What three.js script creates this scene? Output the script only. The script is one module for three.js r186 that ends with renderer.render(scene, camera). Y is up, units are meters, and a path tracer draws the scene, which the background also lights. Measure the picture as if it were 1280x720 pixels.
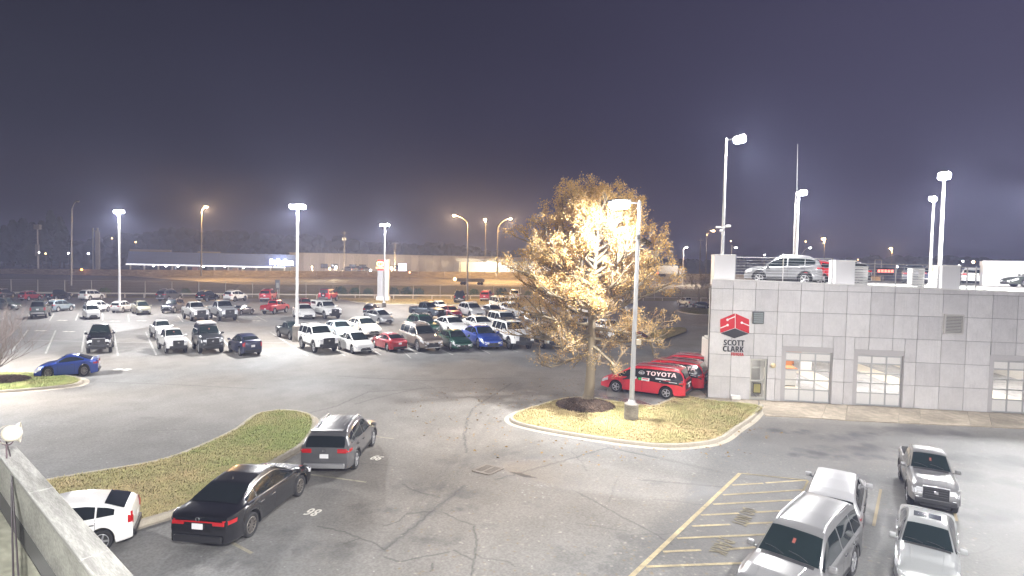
import * as THREE from 'three';
import { mergeGeometries, toCreasedNormals } from 'three/addons/utils/BufferGeometryUtils.js';
import { RoundedBoxGeometry } from 'three/addons/geometries/RoundedBoxGeometry.js';
import { TextGeometry } from 'three/addons/geometries/TextGeometry.js';
import { FontLoader } from 'three/addons/loaders/FontLoader.js';
import { RectAreaLightUniformsLib } from 'three/addons/lights/RectAreaLightUniformsLib.js';

// ---------------------------------------------------------------- camera, sky, light, exposure
const scene = new THREE.Scene();
const FPX = 700, EYE = 7.5;                                   // focal length in 1280x720 pixels, height of the eye
const camera = new THREE.PerspectiveCamera(2 * Math.atan(360 / FPX) * 180 / Math.PI, 1280 / 720, 0.1, 3000);
camera.position.set(0, EYE, 0);
camera.rotation.order = 'YXZ';
camera.rotation.set(-Math.atan(27 / FPX), 0, THREE.MathUtils.degToRad(1.2));
camera.updateMatrixWorld(true);

const renderer = new THREE.WebGLRenderer({ antialias: true });
renderer.setSize(1024, 576);
renderer.toneMapping = THREE.LinearToneMapping;
renderer.toneMappingExposure = 1.0;
renderer.shadowMap.enabled = true;
RectAreaLightUniformsLib.init();

const LAMP_GAIN = 3.05;      // one knob for every white lot lamp
const SODIUM = new THREE.Color(1.0, 0.62, 0.26), COOL = new THREE.Color(1.0, 0.98, 0.955);
scene.fog = new THREE.FogExp2(0xc9d2ff, 0.0009);

const lerp_ = (a, b, t) => a + (b - a) * t;
function skyFbm(x, y) { const h = (i, j) => { let t = Math.imul(i, 374761393) + Math.imul(j, 668265263) | 0; t = Math.imul(t ^ (t >>> 13), 1274126177); return ((t ^ (t >>> 16)) >>> 0) / 4294967296; }; let s = 0, a = .5; for (let k = 0; k < 4; k++) { const i = Math.floor(x), j = Math.floor(y), u = x - i, v = y - j, p = u * u * (3 - 2 * u), q = v * v * (3 - 2 * v); s += a * lerp_(lerp_(h(i, j), h(i + 1, j), p), lerp_(h(i, j + 1), h(i + 1, j + 1), p), q); x = x * 2.1 + 7; y = y * 2.1 + 3; a *= .5; } return s; }
{ // an overcast night sky: low violet-grey cloud lit by the town, brighter to the right where the town is
  const W = 512, Hh = 256, d = new Float32Array(W * Hh * 4);
  for (let j = 0; j < Hh; j++) for (let i = 0; i < W; i++) {
    const el = ((j + 0.5) / Hh - 0.5) * Math.PI, az = ((i + 0.5) / W - 0.5) * 2 * Math.PI;
    const x = Math.cos(az) * Math.cos(el), z = Math.sin(az) * Math.cos(el);
    const side = 0.5 + 0.5 * (x * 0.93 - z * 0.12);                     // 0 far left .. 1 far right
    const town = 0.12 + 1.45 * Math.pow(side, 1.9);
    const low = Math.exp(-Math.max(0, Math.sin(el)) * 5.0);
    const y = Math.sin(el), cx = x / (y + .25), cz = z / (y + .25), n = 1 + (y > 0 ? 0.42 * (skyFbm(cx * 1.3 + 40, cz * 1.3 + 40) - 0.47) : 0);
    const b = town * n, o = (j * W + i) * 4;
    d[o] = b * (lerp_(0.56, 0.80, side) * 0.047 + 0.010 * low); d[o + 1] = b * (lerp_(0.49, 0.72, side) * 0.044 + 0.008 * low); d[o + 2] = b * (0.064 + 0.012 * low); d[o + 3] = 1;
  }
  const t = new THREE.DataTexture(d, W, Hh, THREE.RGBAFormat, THREE.FloatType);
  t.mapping = THREE.EquirectangularReflectionMapping; t.magFilter = THREE.LinearFilter; t.needsUpdate = true;
  scene.background = t; scene.environment = t;
}

// ---------------------------------------------------------------- helpers
const clamp = THREE.MathUtils.clamp, lerp = THREE.MathUtils.lerp, V = (x, y, z) => new THREE.Vector3(x, y, z), R = THREE.MathUtils.degToRad;
let seed_ = 12345;
const rnd = () => { seed_ = (seed_ + 0x6d2b79f5) | 0; let t = Math.imul(seed_ ^ (seed_ >>> 15), 1 | seed_); t = (t + Math.imul(t ^ (t >>> 7), 61 | t)) ^ t; return ((t ^ (t >>> 14)) >>> 0) / 4294967296; };
const rr = (a, b) => a + (b - a) * rnd();
// the ray of the photograph's pixel, the ground (or a level) it meets, the point it reaches at a depth
const ray = (px, py) => V((px - 640) / FPX, -(py - 360) / FPX, -1).applyQuaternion(camera.quaternion);
const G = (px, py, h = 0) => { const d = ray(px, py); return camera.position.clone().addScaledVector(d, (h - EYE) / d.y); };
const at = (px, py, z) => { const d = ray(px, py); return camera.position.clone().addScaledVector(d, z / d.z); };
const project = (p) => { const q = p.clone().sub(camera.position).applyQuaternion(camera.quaternion.clone().invert()); return [640 - q.x / q.z * FPX, 360 + q.y / q.z * FPX]; };

const taken = new Map();
function numbered(name) { const n = taken.get(name) ?? 0; taken.set(name, n + 1); return n ? name + '_' + String(n).padStart(3, '0') : name; }
function shadows(o) { o.traverse((m) => { if (m.isMesh) { m.castShadow = true; m.receiveShadow = true; } }); return o; }
function tag(o, label, category, group, kind) { if (label) o.userData.label = label; if (category) o.userData.category = category; if (group) o.userData.group = group; if (kind) o.userData.kind = kind; return o; }
function thing(name, label, category, pos = [0, 0, 0], turn = 0, group) {
  const o = new THREE.Group(); o.name = numbered(name); scene.add(o); o.position.set(...pos); o.rotation.y = turn;
  return tag(o, label, category, group);
}
function part(name, geo, mat, parent = scene, label) {
  const m = new THREE.Mesh(Array.isArray(geo) ? mg(geo) : geo, mat); m.castShadow = m.receiveShadow = true;
  m.name = parent === scene ? numbered(name) : name; if (label) m.userData.label = label; parent.add(m); return m;
}
const struct = (name, geo, mat) => { const m = part(name, geo, mat); m.userData.kind = 'structure'; return m; };
function plainGeo(g) {
  if (g.index) g = g.toNonIndexed();
  const n = g.attributes.position.count;
  if (!g.attributes.uv) g.setAttribute('uv', new THREE.BufferAttribute(new Float32Array(n * 2), 2));
  if (!g.attributes.normal) g.computeVertexNormals();
  for (const k of Object.keys(g.attributes)) if (!['position', 'normal', 'uv'].includes(k)) g.deleteAttribute(k);
  g.morphAttributes = {}; return g;
}
const mg = (list) => list.length === 1 ? list[0] : mergeGeometries(list.map(plainGeo));
const box = (w, h, d, x = 0, y = 0, z = 0, ry = 0) => { const g = new THREE.BoxGeometry(w, h, d); if (ry) g.rotateY(ry); return g.translate(x, y, z); };
const rbox = (w, h, d, r, x = 0, y = 0, z = 0, ry = 0) => { const g = new RoundedBoxGeometry(w, h, d, 2, r); if (ry) g.rotateY(ry); return g.translate(x, y, z); };
const cyl = (r0, r1, h, x = 0, y = 0, z = 0, n = 12) => new THREE.CylinderGeometry(r1, r0, h, n).translate(x, y + h / 2, z);
function bar(p, q, r0, r1 = r0, n = 8) {
  const d = q.clone().sub(p), g = new THREE.CylinderGeometry(r1, r0, d.length(), n);
  g.translate(0, d.length() / 2, 0); g.applyQuaternion(new THREE.Quaternion().setFromUnitVectors(V(0, 1, 0), d.normalize())); return g.translate(p.x, p.y, p.z);
}
function plank(p, q, w, h) { // a box of section w x h laid from p to q
  const d = q.clone().sub(p), L = d.length(), g = new THREE.BoxGeometry(w, h, L);
  g.applyQuaternion(new THREE.Quaternion().setFromRotationMatrix(new THREE.Matrix4().lookAt(q, p, V(0, 1, 0)))); return g.translate((p.x + q.x) / 2, (p.y + q.y) / 2, (p.z + q.z) / 2);
}
const mat = (r, g, b, rough = 0.8, metal = 0, more = {}) => { const m = new THREE.MeshStandardMaterial({ roughness: rough, metalness: metal, ...more }); m.color.setRGB(r, g, b); return m; };
const glow = (c, k) => { const m = new THREE.MeshStandardMaterial({ color: 0x222222, roughness: 0.5 }); m.emissive.copy(c); m.emissiveIntensity = k; return m; };

// value noise
function noiseGrid(n) { const a = new Float32Array(n * n); for (let i = 0; i < a.length; i++) a[i] = rnd(); return (x, y) => { const xi = Math.floor(x), yi = Math.floor(y), fx = x - xi, fy = y - yi, u = fx * fx * (3 - 2 * fx), v = fy * fy * (3 - 2 * fy), m = (k) => ((k % n) + n) % n, X0 = m(xi), X1 = m(xi + 1), Y0 = m(yi) * n, Y1 = m(yi + 1) * n; return lerp(lerp(a[Y0 + X0], a[Y0 + X1], u), lerp(a[Y1 + X0], a[Y1 + X1], u), v); }; }
const N1 = noiseGrid(256), N2 = noiseGrid(128);
const fbm = (x, y, o = 4) => { let s = 0, a = 0.5; for (let i = 0; i < o; i++) { s += a * N1(x, y); x = x * 2.03 + 17.1; y = y * 2.03 + 5.7; a *= 0.5; } return s; };
function tex(size, fn, srgb = true, repeat = 1) { // fn(u,v) -> [r,g,b] 0..255
  const d = new Uint8Array(size * size * 4);
  for (let j = 0; j < size; j++) for (let i = 0; i < size; i++) { const c = fn(i / size, j / size), o = (j * size + i) * 4; d[o] = clamp(c[0], 0, 255); d[o + 1] = clamp(c[1], 0, 255); d[o + 2] = clamp(c[2], 0, 255); d[o + 3] = 255; }
  const t = new THREE.DataTexture(d, size, size); t.wrapS = t.wrapT = THREE.RepeatWrapping; t.magFilter = THREE.LinearFilter; if (srgb) t.colorSpace = THREE.SRGBColorSpace; t.repeat.set(repeat, repeat); t.needsUpdate = true; return t;
}
// tiling grain: fine speckle over coarse mottling, 256 periods
const grain = (lo, hi, f1 = 8, f2 = 64) => (u, v) => { const g = 0.45 * N2(u * f1, v * f1 * 1) + 0.2 * N2(u * f1 * 4, v * f1 * 4) + 0.35 * N1(u * f2 * 4, v * f2 * 4), k = lo + (hi - lo) * g; return [k, k, k]; };
const font = await new FontLoader().loadAsync('fonts/droid/droid_sans_bold.typeface.json');
function text(s, size, depth, cx = true) { const g = new TextGeometry(s, { font, size, depth, height: depth, curveSegments: 4, bevelEnabled: false }); g.computeBoundingBox(); const b = g.boundingBox; if (cx) g.translate(-(b.min.x + b.max.x) / 2, -(b.min.y + b.max.y) / 2, 0); return g; }
// ---------------------------------------------------------------- the ground, the lot, its paint and its islands
const gA = noiseGrid(8), gB = noiseGrid(32), gC = noiseGrid(256), gD = noiseGrid(16);
const tiles = (lo, hi, a = 0.35, b = 0.3, c = 0.35) => (u, v) => { const g = a * gA(u * 8, v * 8) + b * gB(u * 32, v * 32) + c * gC(u * 256, v * 256), k = lo + (hi - lo) * g; return [k, k, k]; };
const texCoarse = tex(512, tiles(150, 265)), texFine = tex(512, tiles(170, 285, 0.15, 0.25, 0.6)), bumpFine = tex(512, tiles(0, 255, 0.1, 0.3, 0.6), false), texSoft = tex(256, tiles(215, 268, 0.3, 0.3, 0.4));
function sheet(points, y, uvScale = 1) { // a flat polygon of ground points (x, z)
  const s = new THREE.Shape(points.map((p) => new THREE.Vector2(p.x, -p.z))), g = new THREE.ShapeGeometry(s, 1);
  g.rotateX(-Math.PI / 2); g.translate(0, y, 0);
  const p = g.attributes.position, uv = g.attributes.uv; for (let i = 0; i < p.count; i++) uv.setXY(i, p.getX(i) * uvScale, p.getZ(i) * uvScale);
  return g;
}
const pxs = (list, h = 0) => list.map(([x, y]) => G(x, y, h));

// bare earth and grass out to the horizon
{
  const m = mat(0.075, 0.07, 0.045, 0.95, 0, { map: texCoarse.clone() }); m.map.repeat.set(1, 1);
  const g = new THREE.PlaneGeometry(2600, 2600, 1, 1).rotateX(-Math.PI / 2).translate(0, -0.03, -1000); const uv = g.attributes.uv; for (let i = 0; i < uv.count; i++) uv.setXY(i, uv.getX(i) * 260, uv.getY(i) * 260);
  struct('ground', g, m);
}
// asphalt of the whole lot, as far as the fence
const fenceLine = [[-260, 369], [0, 371.5], [300, 373], [640, 374.5], [900, 377], [1500, 384]].map(([x, y]) => G(x, y));
const AX = 40, AZ0 = -78, AS = 80;          // the near sheet: 80 m square, drawn crack by crack
{
  const m = mat(0.18, 0.172, 0.162, 0.62, 0, { map: texFine.clone(), bumpMap: bumpFine.clone(), bumpScale: 0.006 }); m.map.repeat.set(0.11, 0.11); m.bumpMap.repeat.set(0.4, 0.4);
  const far = [V(-230, 0, 14), V(200, 0, 14), ...fenceLine.slice().reverse()];
  const g = sheet(far, 0.0); struct('parking_lot_asphalt', g, m);
}
{
  const S = 2048, k = S / AS, cv = document.createElement('canvas'); cv.width = cv.height = S; const c = cv.getContext('2d');
  const img = c.createImageData(S, S), D = img.data;
  const rv = new Uint8Array(1024 * 1024 * 4);
  for (let j = 0; j < S; j++) for (let i = 0; i < S; i++) {
    const big = fbm(i / 210, j / 210, 4), mid = N2(i / 19 + 9, j / 23), sp = rnd();
    let v = 112 + 46 * (big - 0.47) + 12 * (mid - 0.5) + (sp - 0.5) * 22;
    if (sp > 0.9993) v += 45;
    const o = (j * S + i) * 4, warm = (N2(i / 140, j / 140) - 0.5) * 7;
    D[o] = v + 3 + warm; D[o + 1] = v + .5; D[o + 2] = v - 3.5 - warm; D[o + 3] = 255;
  }
  c.putImageData(img, 0, 0);
  const T = ([x, y]) => { const p = G(x, y); return [(p.x + AX) * k, (p.z - AZ0) * k]; };
  const wob = (pts) => { const out = []; for (let i = 0; i + 1 < pts.length; i++) { const [a, b] = [pts[i], pts[i + 1]], L = Math.hypot(b[0] - a[0], b[1] - a[1]), n = Math.max(2, Math.round(L / 3.2)); for (let q = 0; q < n; q++) { const f = q / n, w = Math.min(4.2, L * 0.09); out.push([lerp(a[0], b[0], f) + (rnd() - 0.5) * w, lerp(a[1], b[1], f) + (rnd() - 0.5) * w]); } } out.push(pts.at(-1)); return out; };
  const path = (pts, w, style, jag = true) => { const t = jag ? wob(pts.map(T)) : pts.map(T); c.strokeStyle = style; c.lineWidth = w; c.lineCap = 'round'; c.lineJoin = 'round'; c.beginPath(); t.forEach((p, i) => i ? c.lineTo(...p) : c.moveTo(...p)); c.stroke(); };
  const z3 = (l) => l.map(([x, y]) => [480 + x / 4, 540 + y / 4]);
  const blob = (x, y, r, style, sx = 1, n = 16) => { // a ragged stain made of overlapping soft discs
    const [cx, cy] = T([x, y]); for (let i = 0; i < n; i++) { const a = rnd() * 6.28, q = Math.sqrt(rnd()) * r * k, px = cx + Math.cos(a) * q * sx, py = cy + Math.sin(a) * q / sx, s = r * k * rr(0.2, 0.55), gr = c.createRadialGradient(px, py, 0, px, py, s); gr.addColorStop(0, style); gr.addColorStop(0.6, style); gr.addColorStop(1, 'rgba(40,40,44,0)'); c.fillStyle = gr; c.beginPath(); c.arc(px, py, s, 0, 6.29); c.fill(); }
  };
  // resurfaced and sealed areas
  const fillPoly = (pts, style) => { c.fillStyle = style; c.beginPath(); wob(pts.map(T)).forEach((p, i) => i ? c.lineTo(...p) : c.moveTo(...p)); c.fill(); };
  for (let i = 0; i < 10; i++) { const j = (l, s) => l.map(([x, y]) => [x + rr(-s, s), y + rr(-s, s) * .35]); fillPoly(j([[870, 590], [920, 545], [960, 523], [1290, 538], [1500, 560], [1400, 760], [700, 790], [740, 730], [800, 680], [850, 630]], 26), 'rgba(44,43,48,0.028)'); fillPoly(j([[330, 720], [250, 660], [410, 565], [490, 560], [480, 620], [430, 720]], 14), 'rgba(45,45,45,0.02)'); }
  // oil and damp stains
  for (const [x, y, r] of [[562, 615, .8], [522, 606, .6], [577, 635, .4], [550, 675, .5], [404, 602, .35], [471, 636, .6], [410, 688, .7], [349, 662, .5], [240, 685, .6], [300, 700, .5], [535, 640, .4], [590, 575, .9], [640, 570, .8]]) blob(x, y, r, 'rgba(56,56,58,0.085)', 1.5);
  for (const [x, y, r] of [[1057, 547, .9], [1083, 543, .6], [1044, 563, 1.0], [985, 539, .7], [1142, 539, 1.4], [1100, 560, .8], [1080, 572, .7], [1230, 575, 1.3], [1250, 600, 1.2], [1020, 570, .6], [1220, 640, .9], [1095, 600, 1.0], [1090, 650, .9]]) blob(x, y, r, 'rgba(24,24,28,0.13)', 1.7, 22);
  for (let i = 0; i < 90; i++) { const x = rr(60, 1230), y = rr(425, 715); blob(x, y, rr(0.15, 0.6), rnd() < 0.6 ? 'rgba(60,60,62,0.10)' : 'rgba(150,148,142,0.08)', rr(1, 2), 8); }
  // the pale dried patch in the empty stall
  for (let i = 0; i < 26; i++) blob(rr(146, 190), rr(417, 443), rr(.3, .8), 'rgba(165,162,150,0.10)', 1.5, 8);
  for (let i = 0; i < 14; i++) blob(rr(150, 188), rr(432, 446), rr(.15, .35), 'rgba(70,66,58,0.22)', 2.0, 6);
  // wet run from the drain
  const wet = z3([[560, 190], [640, 160], [800, 128], [1100, 165], [1300, 215], [1600, 250], [1720, 300], [1500, 345], [1250, 330], [1000, 300], [860, 285], [700, 235]]);
  for (let i = 0; i < 12; i++) fillPoly(wet.map(([x, y]) => [x + rr(-22, 22), y + rr(-6, 6)]), 'rgba(110,112,119,0.028)'); fillPoly(z3([[620, 200], [680, 205], [770, 232], [700, 225]]), 'rgba(30,28,26,0.8)');
  for (let i = 0; i < 30; i++) { const [x, y] = z3([[rr(690, 860), rr(255, 330)]])[0], [tx, ty] = T([x, y]); c.fillStyle = 'rgba(185,188,190,0.6)'; c.beginPath(); c.arc(tx, ty, rr(0.3, .9), 0, 6.3); c.fill(); }
  // cracks
  const crack = 'rgba(48,47,46,0.42)', thin = 'rgba(46,45,44,0.4)';
  for (const l of [[[0, 590], [90, 520], [190, 440], [270, 370], [330, 330], [400, 270]]]) { path(z3(l), 8, 'rgba(70,70,74,0.10)'); path(z3(l), 4, 'rgba(66,66,70,0.16)'); path(z3(l), 1.1, crack); }
  for (const l of [[[0, 470], [70, 450], [110, 410], [200, 400], [240, 400]], [[0, 625], [80, 650], [200, 625], [330, 600]], [[300, 405], [370, 440], [445, 465], [465, 550], [450, 640], [440, 720], [420, 800]], [[350, 590], [440, 640]], [[235, 700], [245, 655]], [[960, 300], [1060, 350], [1110, 380], [1200, 430], [1280, 470], [1340, 500], [1440, 565]], [[90, 260], [170, 300], [280, 330]], [[-200, 560], [-120, 530], [-40, 560], [0, 590]], [[-330, 470], [-200, 500], [-120, 530]]]) { path(z3(l), 1.0, crack); path(z3(l), .8, 'rgba(40,40,40,0.3)'); };
  for (const l of [[[640, 479], [607, 500], [592, 510], [585, 522], [580, 545], [583, 566]], [[445, 505], [480, 495], [532, 484]], [[330, 530], [420, 508], [460, 490], [560, 484]], [[420, 470], [520, 476], [640, 472]], [[130, 478], [200, 480], [320, 486]], [[800, 600], [870, 606], [915, 610]], [[620, 600], [760, 560], [820, 572]]]) { path(l, 4, 'rgba(60,60,60,0.16)', false); path(l, 1.3, thin); }
  for (let i = 0; i < 26; i++) { let x = rr(120, 1200), y = rr(470, 700); const a = rr(-0.5, 0.5) + (rnd() < 0.3 ? 1.3 : 0), l = [[x, y]]; for (let q = 0; q < 5; q++) { x += rr(6, 22) * Math.cos(a); y += rr(3, 9) * Math.sin(a) + rr(-2, 2); l.push([x, y]); } path(l, 1, 'rgba(45,44,43,0.35)'); }
  // tyre marks in long curves
  for (const l of [[[690, 480], [640, 488], [605, 512], [575, 560], [545, 620], [500, 700]], [[720, 470], [560, 470], [400, 470], [250, 474]], [[470, 700], [560, 580], [700, 545], [900, 590]]]) { path(l, 7, 'rgba(50,50,52,0.07)', false); path(l.map(([x, y]) => [x + 14, y + 3]), 7, 'rgba(50,50,52,0.07)', false); }
  // dead leaves and grit
  for (let i = 0; i < 900; i++) { const [x, y] = T([rr(480, 1230), 500 + 220 * Math.pow(rnd(), 0.8)]); c.fillStyle = rnd() < 0.5 ? 'rgba(186,178,160,0.55)' : 'rgba(120,96,60,0.6)'; c.fillRect(x, y, rr(0.8, 1.8), rr(0.8, 1.6)); }
  const map = new THREE.CanvasTexture(cv); map.colorSpace = THREE.SRGBColorSpace; map.magFilter = THREE.LinearFilter;
  // roughness: dry asphalt is dull, damp asphalt shines
  const rc = document.createElement('canvas'); rc.width = rc.height = 1024; const r = rc.getContext('2d'), ri = r.createImageData(1024, 1024);
  for (let j = 0; j < 1024; j++) for (let i = 0; i < 1024; i++) { const px = i / 1024 * AS - AX, pz = j / 1024 * AS + AZ0, damp = clamp((px - 4 + (pz + 20) * 0.35 + 10 * (fbm(i / 90, j / 90, 3) - 0.45)) / 9, 0, 1) * (pz > -30 ? 1 : 0.25), v = 200 - 66 * damp + 34 * (fbm(i / 40 + 3, j / 40, 3) - 0.45), o = (j * 1024 + i) * 4; ri.data[o] = ri.data[o + 1] = ri.data[o + 2] = v; ri.data[o + 3] = 255; }
  r.putImageData(ri, 0, 0);
  const h = (l) => l.map(T).map(([x, y]) => [x / 2, y / 2]);
  const rp = (l, s) => { r.fillStyle = s; r.beginPath(); h(l).forEach((p, i) => i ? r.lineTo(...p) : r.moveTo(...p)); r.fill(); };
  for (let i = 0; i < 10; i++) rp(wet.map(([x, y]) => [x + rr(-20, 20), y + rr(-5, 5)]), 'rgba(70,70,70,0.09)'); rp([[755, 495], [800, 500], [822, 508], [770, 512], [745, 503]], 'rgba(30,30,30,0.9)'); rp([[730, 488], [760, 486], [758, 497], [728, 496]], 'rgba(30,30,30,0.85)');
  const rough = new THREE.CanvasTexture(rc); rough.magFilter = THREE.LinearFilter;
  const m = new THREE.MeshStandardMaterial({ map, roughnessMap: rough, roughness: 1, bumpMap: bumpFine.clone(), bumpScale: 0.004 });
  m.bumpMap.repeat.set(40, 40);
  const g = new THREE.PlaneGeometry(AS, AS).rotateX(-Math.PI / 2).translate(AS / 2 - AX, 0.004, AS / 2 + AZ0); struct('driveway_asphalt', g, m);
}
// painted lines: pixel to pixel in the photograph, laid on the asphalt
const white = mat(0.55, 0.55, 0.52, 0.7, 0, { map: texCoarse }), yellow = mat(0.52, 0.43, 0.25, 0.75, 0, { map: texCoarse });
let lineY = 0.008;
function line(a, b, w, m, name = 'stall_line') { const p = G(...a), q = G(...b), d = q.clone().sub(p).normalize(), n = V(d.z, 0, -d.x).multiplyScalar(w / 2); return sheet([p.clone().add(n), q.clone().add(n), q.clone().sub(n), p.clone().sub(n)], lineY, 0.3); }
{
  const z5 = (x, y) => [x / 4, 340 + y / 4], z6 = (x, y) => [320 + x / 4, 340 + y / 4], z4 = (x, y) => [780 + x / 4, 540 + y / 4];
  const whites = [
    [z5(140, 290), z5(60, 395)], [z5(278, 293), z5(228, 408)], [z5(425, 295), z5(408, 400)], [z5(568, 300), z5(590, 418)], [z5(728, 300), z5(783, 418)], [z5(40, 468), z5(8, 507)],
    [z5(270, 208), z5(248, 243)], [z5(392, 208), z5(378, 243)], [z5(512, 205), z5(513, 243)], [z5(640, 212), z5(645, 248)], [z5(888, 218), z5(915, 250)], [z5(1168, 228), z5(1195, 250)], [z5(52, 205), z5(8, 238)], [z5(148, 215), z5(128, 242)],
    [z5(905, 300), z5(1010, 415)], [z5(1080, 300), z5(1180, 410)], [z6(70, 300), z6(260, 420)], [z6(0, 220), z6(55, 248)], [z6(30, 390), z6(65, 420)], [z6(400, 388), z6(445, 420)], [z6(580, 388), z6(625, 415)], [z6(755, 372), z6(805, 410)], [z6(735, 395), z6(775, 432)], [z6(925, 388), z6(985, 415)], [z6(1110, 380), z6(1170, 408)], [z6(1240, 370), z6(1310, 400)],
    [z5(70, 340), z5(430, 347)], [z5(585, 352), z5(760, 354)], [z6(20, 352), z6(145, 354)],
    [[378, 592], [458, 603]], [[283, 675], [315, 692]], [[471, 546], [492, 548.5]],
  ];
  const lot = new THREE.Group(); lot.name = numbered('parking_lines'); lot.userData.kind = 'structure'; scene.add(lot);
  const dim = mat(0.42, 0.39, 0.30, 0.75, 0, { map: texCoarse });
  whites.forEach(([a, b], i) => part('stall_line', line(a, b, i > 28 ? 0.1 : 0.13, white), i > 28 ? dim : white, lot));
  const rungs = [[[540, 267], [695, 258]], [[708, 256], [915, 242]], [[495, 316], [905, 290]], [[445, 363], [870, 340]], [[385, 417], [575, 408]], [[655, 403], [840, 392]], [[340, 472], [530, 464]], [[612, 460], [780, 452]], [[265, 533], [720, 513]], [[195, 600], [385, 592]], [[515, 588], [660, 578]], [[110, 675], [590, 657]]];
  lineY = 0.012; for (const [a, b] of rungs) part('hatch_line', line(z4(...a), z4(...b), 0.1, yellow), yellow, lot);
  lineY = 0.016; part('hatch_border', line(z4(580, 208), z4(20, 740), 0.13), yellow, lot);
  for (const [a, b] of [[[585, 208], [920, 243]], [[920, 246], [842, 400]], [[842, 400], [760, 520]]]) part('hatch_border', line(z4(...a), z4(...b), 0.07), mat(0.36, 0.29, 0.15, 0.8, 0, { map: texCoarse }), lot);
  part('stall_line', line([1101, 612], [1092, 658], 0.08), mat(0.3, 0.25, 0.16, 0.8), lot); part('stall_line', line([1192, 634], [1196, 652], 0.08), mat(0.3, 0.25, 0.16, 0.8), lot);
  // worn words in the hatched bay, and the stall numbers
  const worn = mat(0.27, 0.235, 0.15, 0.8, 0, { map: texCoarse }), flat = (s, size, px, toward) => { const p = G(...px), q = G(...toward), g = text(s, size, 0.003); g.scale(0.8, 1.25, 1); g.rotateX(-Math.PI / 2); g.rotateY(Math.atan2(-(q.z - p.z), q.x - p.x)); return g.translate(p.x, 0.018, p.z); };
  part('painted_words', flat('DO NOT', 0.34, z4(603, 425), z4(500, 570)), worn, lot); part('painted_words', flat('PARK', 0.36, z4(492, 575), z4(400, 700)), worn, lot);
  const num = mat(0.6, 0.58, 0.52, 0.7);
  for (const [s, px, tw] of [['86', [391, 641], [330, 632]], ['99', [471, 573], [430, 566]]]) part('stall_number', flat(s, 0.36, px, tw), num, lot);
  for (const px of [[51, 413.5], [86, 414.5], [153, 462], [144, 401.5], [78, 400.5], [177, 401], [320, 401]]) { const p = G(...px); part('stall_number', [box(0.42, 0.004, 0.5, p.x - 0.3, 0.01, p.z), box(0.42, 0.004, 0.5, p.x + 0.3, 0.01, p.z)], num, lot); }
}
// storm drain
{
  const c = [[591, 589], [607.6, 581.3], [628.4, 586.3], [611.4, 594]].map(([x, y]) => G(x, y));
  const o = thing('drain_grate', 'rusty square storm drain grate sunk in the asphalt at the head of the wet streak', 'drain grate', [c[0].x, 0, c[0].z]);
  const L = (p) => p.clone().sub(o.position), iron = mat(0.17, 0.145, 0.12, 0.8, 0.1), w = c.map(L).map((p) => p.setY(0.02));
  part('frame', w.map((p, i) => plank(p, w[(i + 1) % 4], 0.09, 0.03)), iron, o);
  for (let i = 1; i < 9; i++) { const f = i / 9; part('bar', plank(w[0].clone().lerp(w[1], f), w[3].clone().lerp(w[2], f), 0.045, 0.02), iron, o); }
  part('bar', plank(w[0].clone().lerp(w[3], 0.5), w[1].clone().lerp(w[2], 0.5), 0.06, 0.024), iron, o);
  const pit = sheet(w, 0, 1); pit.translate(0, 0.009, 0); part('pit', pit, mat(0.01, 0.01, 0.01, 1), o);
}
// islands: raised grass inside a concrete kerb with a gutter
const concrete = mat(0.44, 0.395, 0.32, 0.85, 0, { map: texSoft.clone() }), grassSoil = mat(0.28, 0.235, 0.1, 1, 0, { map: texCoarse.clone() }); concrete.map.repeat.set(0.7, 0.7); grassSoil.map.repeat.set(0.5, 0.5);
const curbSegs = [];
function curve(points, n, closed) { return new THREE.CatmullRomCurve3(points, closed, 'centripetal').getSpacedPoints(n); }
function curb(points, closed, gut = 0.45, side = 1, h = 0.15, name = 'curb') { // points run along the grass edge; the gutter lies to side
  const n = points.length, prof = [[gut, 0.009], [0.18, 0.02], [0.15, h - 0.03], [0.12, h], [-0.03, h], [-0.05, 0.0]], pos = [], uv = [], idx = [];
  points.forEach((p, i) => { const a = points[closed ? (i - 1 + n) % n : Math.max(0, i - 1)], b = points[closed ? (i + 1) % n : Math.min(n - 1, i + 1)], d = b.clone().sub(a).normalize(), nx = -d.z * side, nz = d.x * side; prof.forEach(([o, y], j) => { pos.push(p.x + nx * o, y, p.z + nz * o); uv.push(i * 0.14, j * 0.05); }); });
  const m = prof.length; for (let i = 0; i < (closed ? n : n - 1); i++) for (let j = 0; j + 1 < m; j++) { const a = i * m + j, b = ((i + 1) % n) * m + j; idx.push(a, b, a + 1, a + 1, b, b + 1); }
  let g = new THREE.BufferGeometry(); g.setAttribute('position', new THREE.Float32BufferAttribute(pos, 3)); g.setAttribute('uv', new THREE.Float32BufferAttribute(uv, 2)); g.setIndex(idx); g = toCreasedNormals(g, 0.5);
  return struct(name, g, concrete);
}
const insidePoly = (x, z, P) => { let c = false; for (let i = 0, j = P.length - 1; i < P.length; j = i++) if ((P[i].z > z) !== (P[j].z > z) && x < (P[j].x - P[i].x) * (z - P[i].z) / (P[j].z - P[i].z) + P[i].x) c = !c; return c; };
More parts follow.
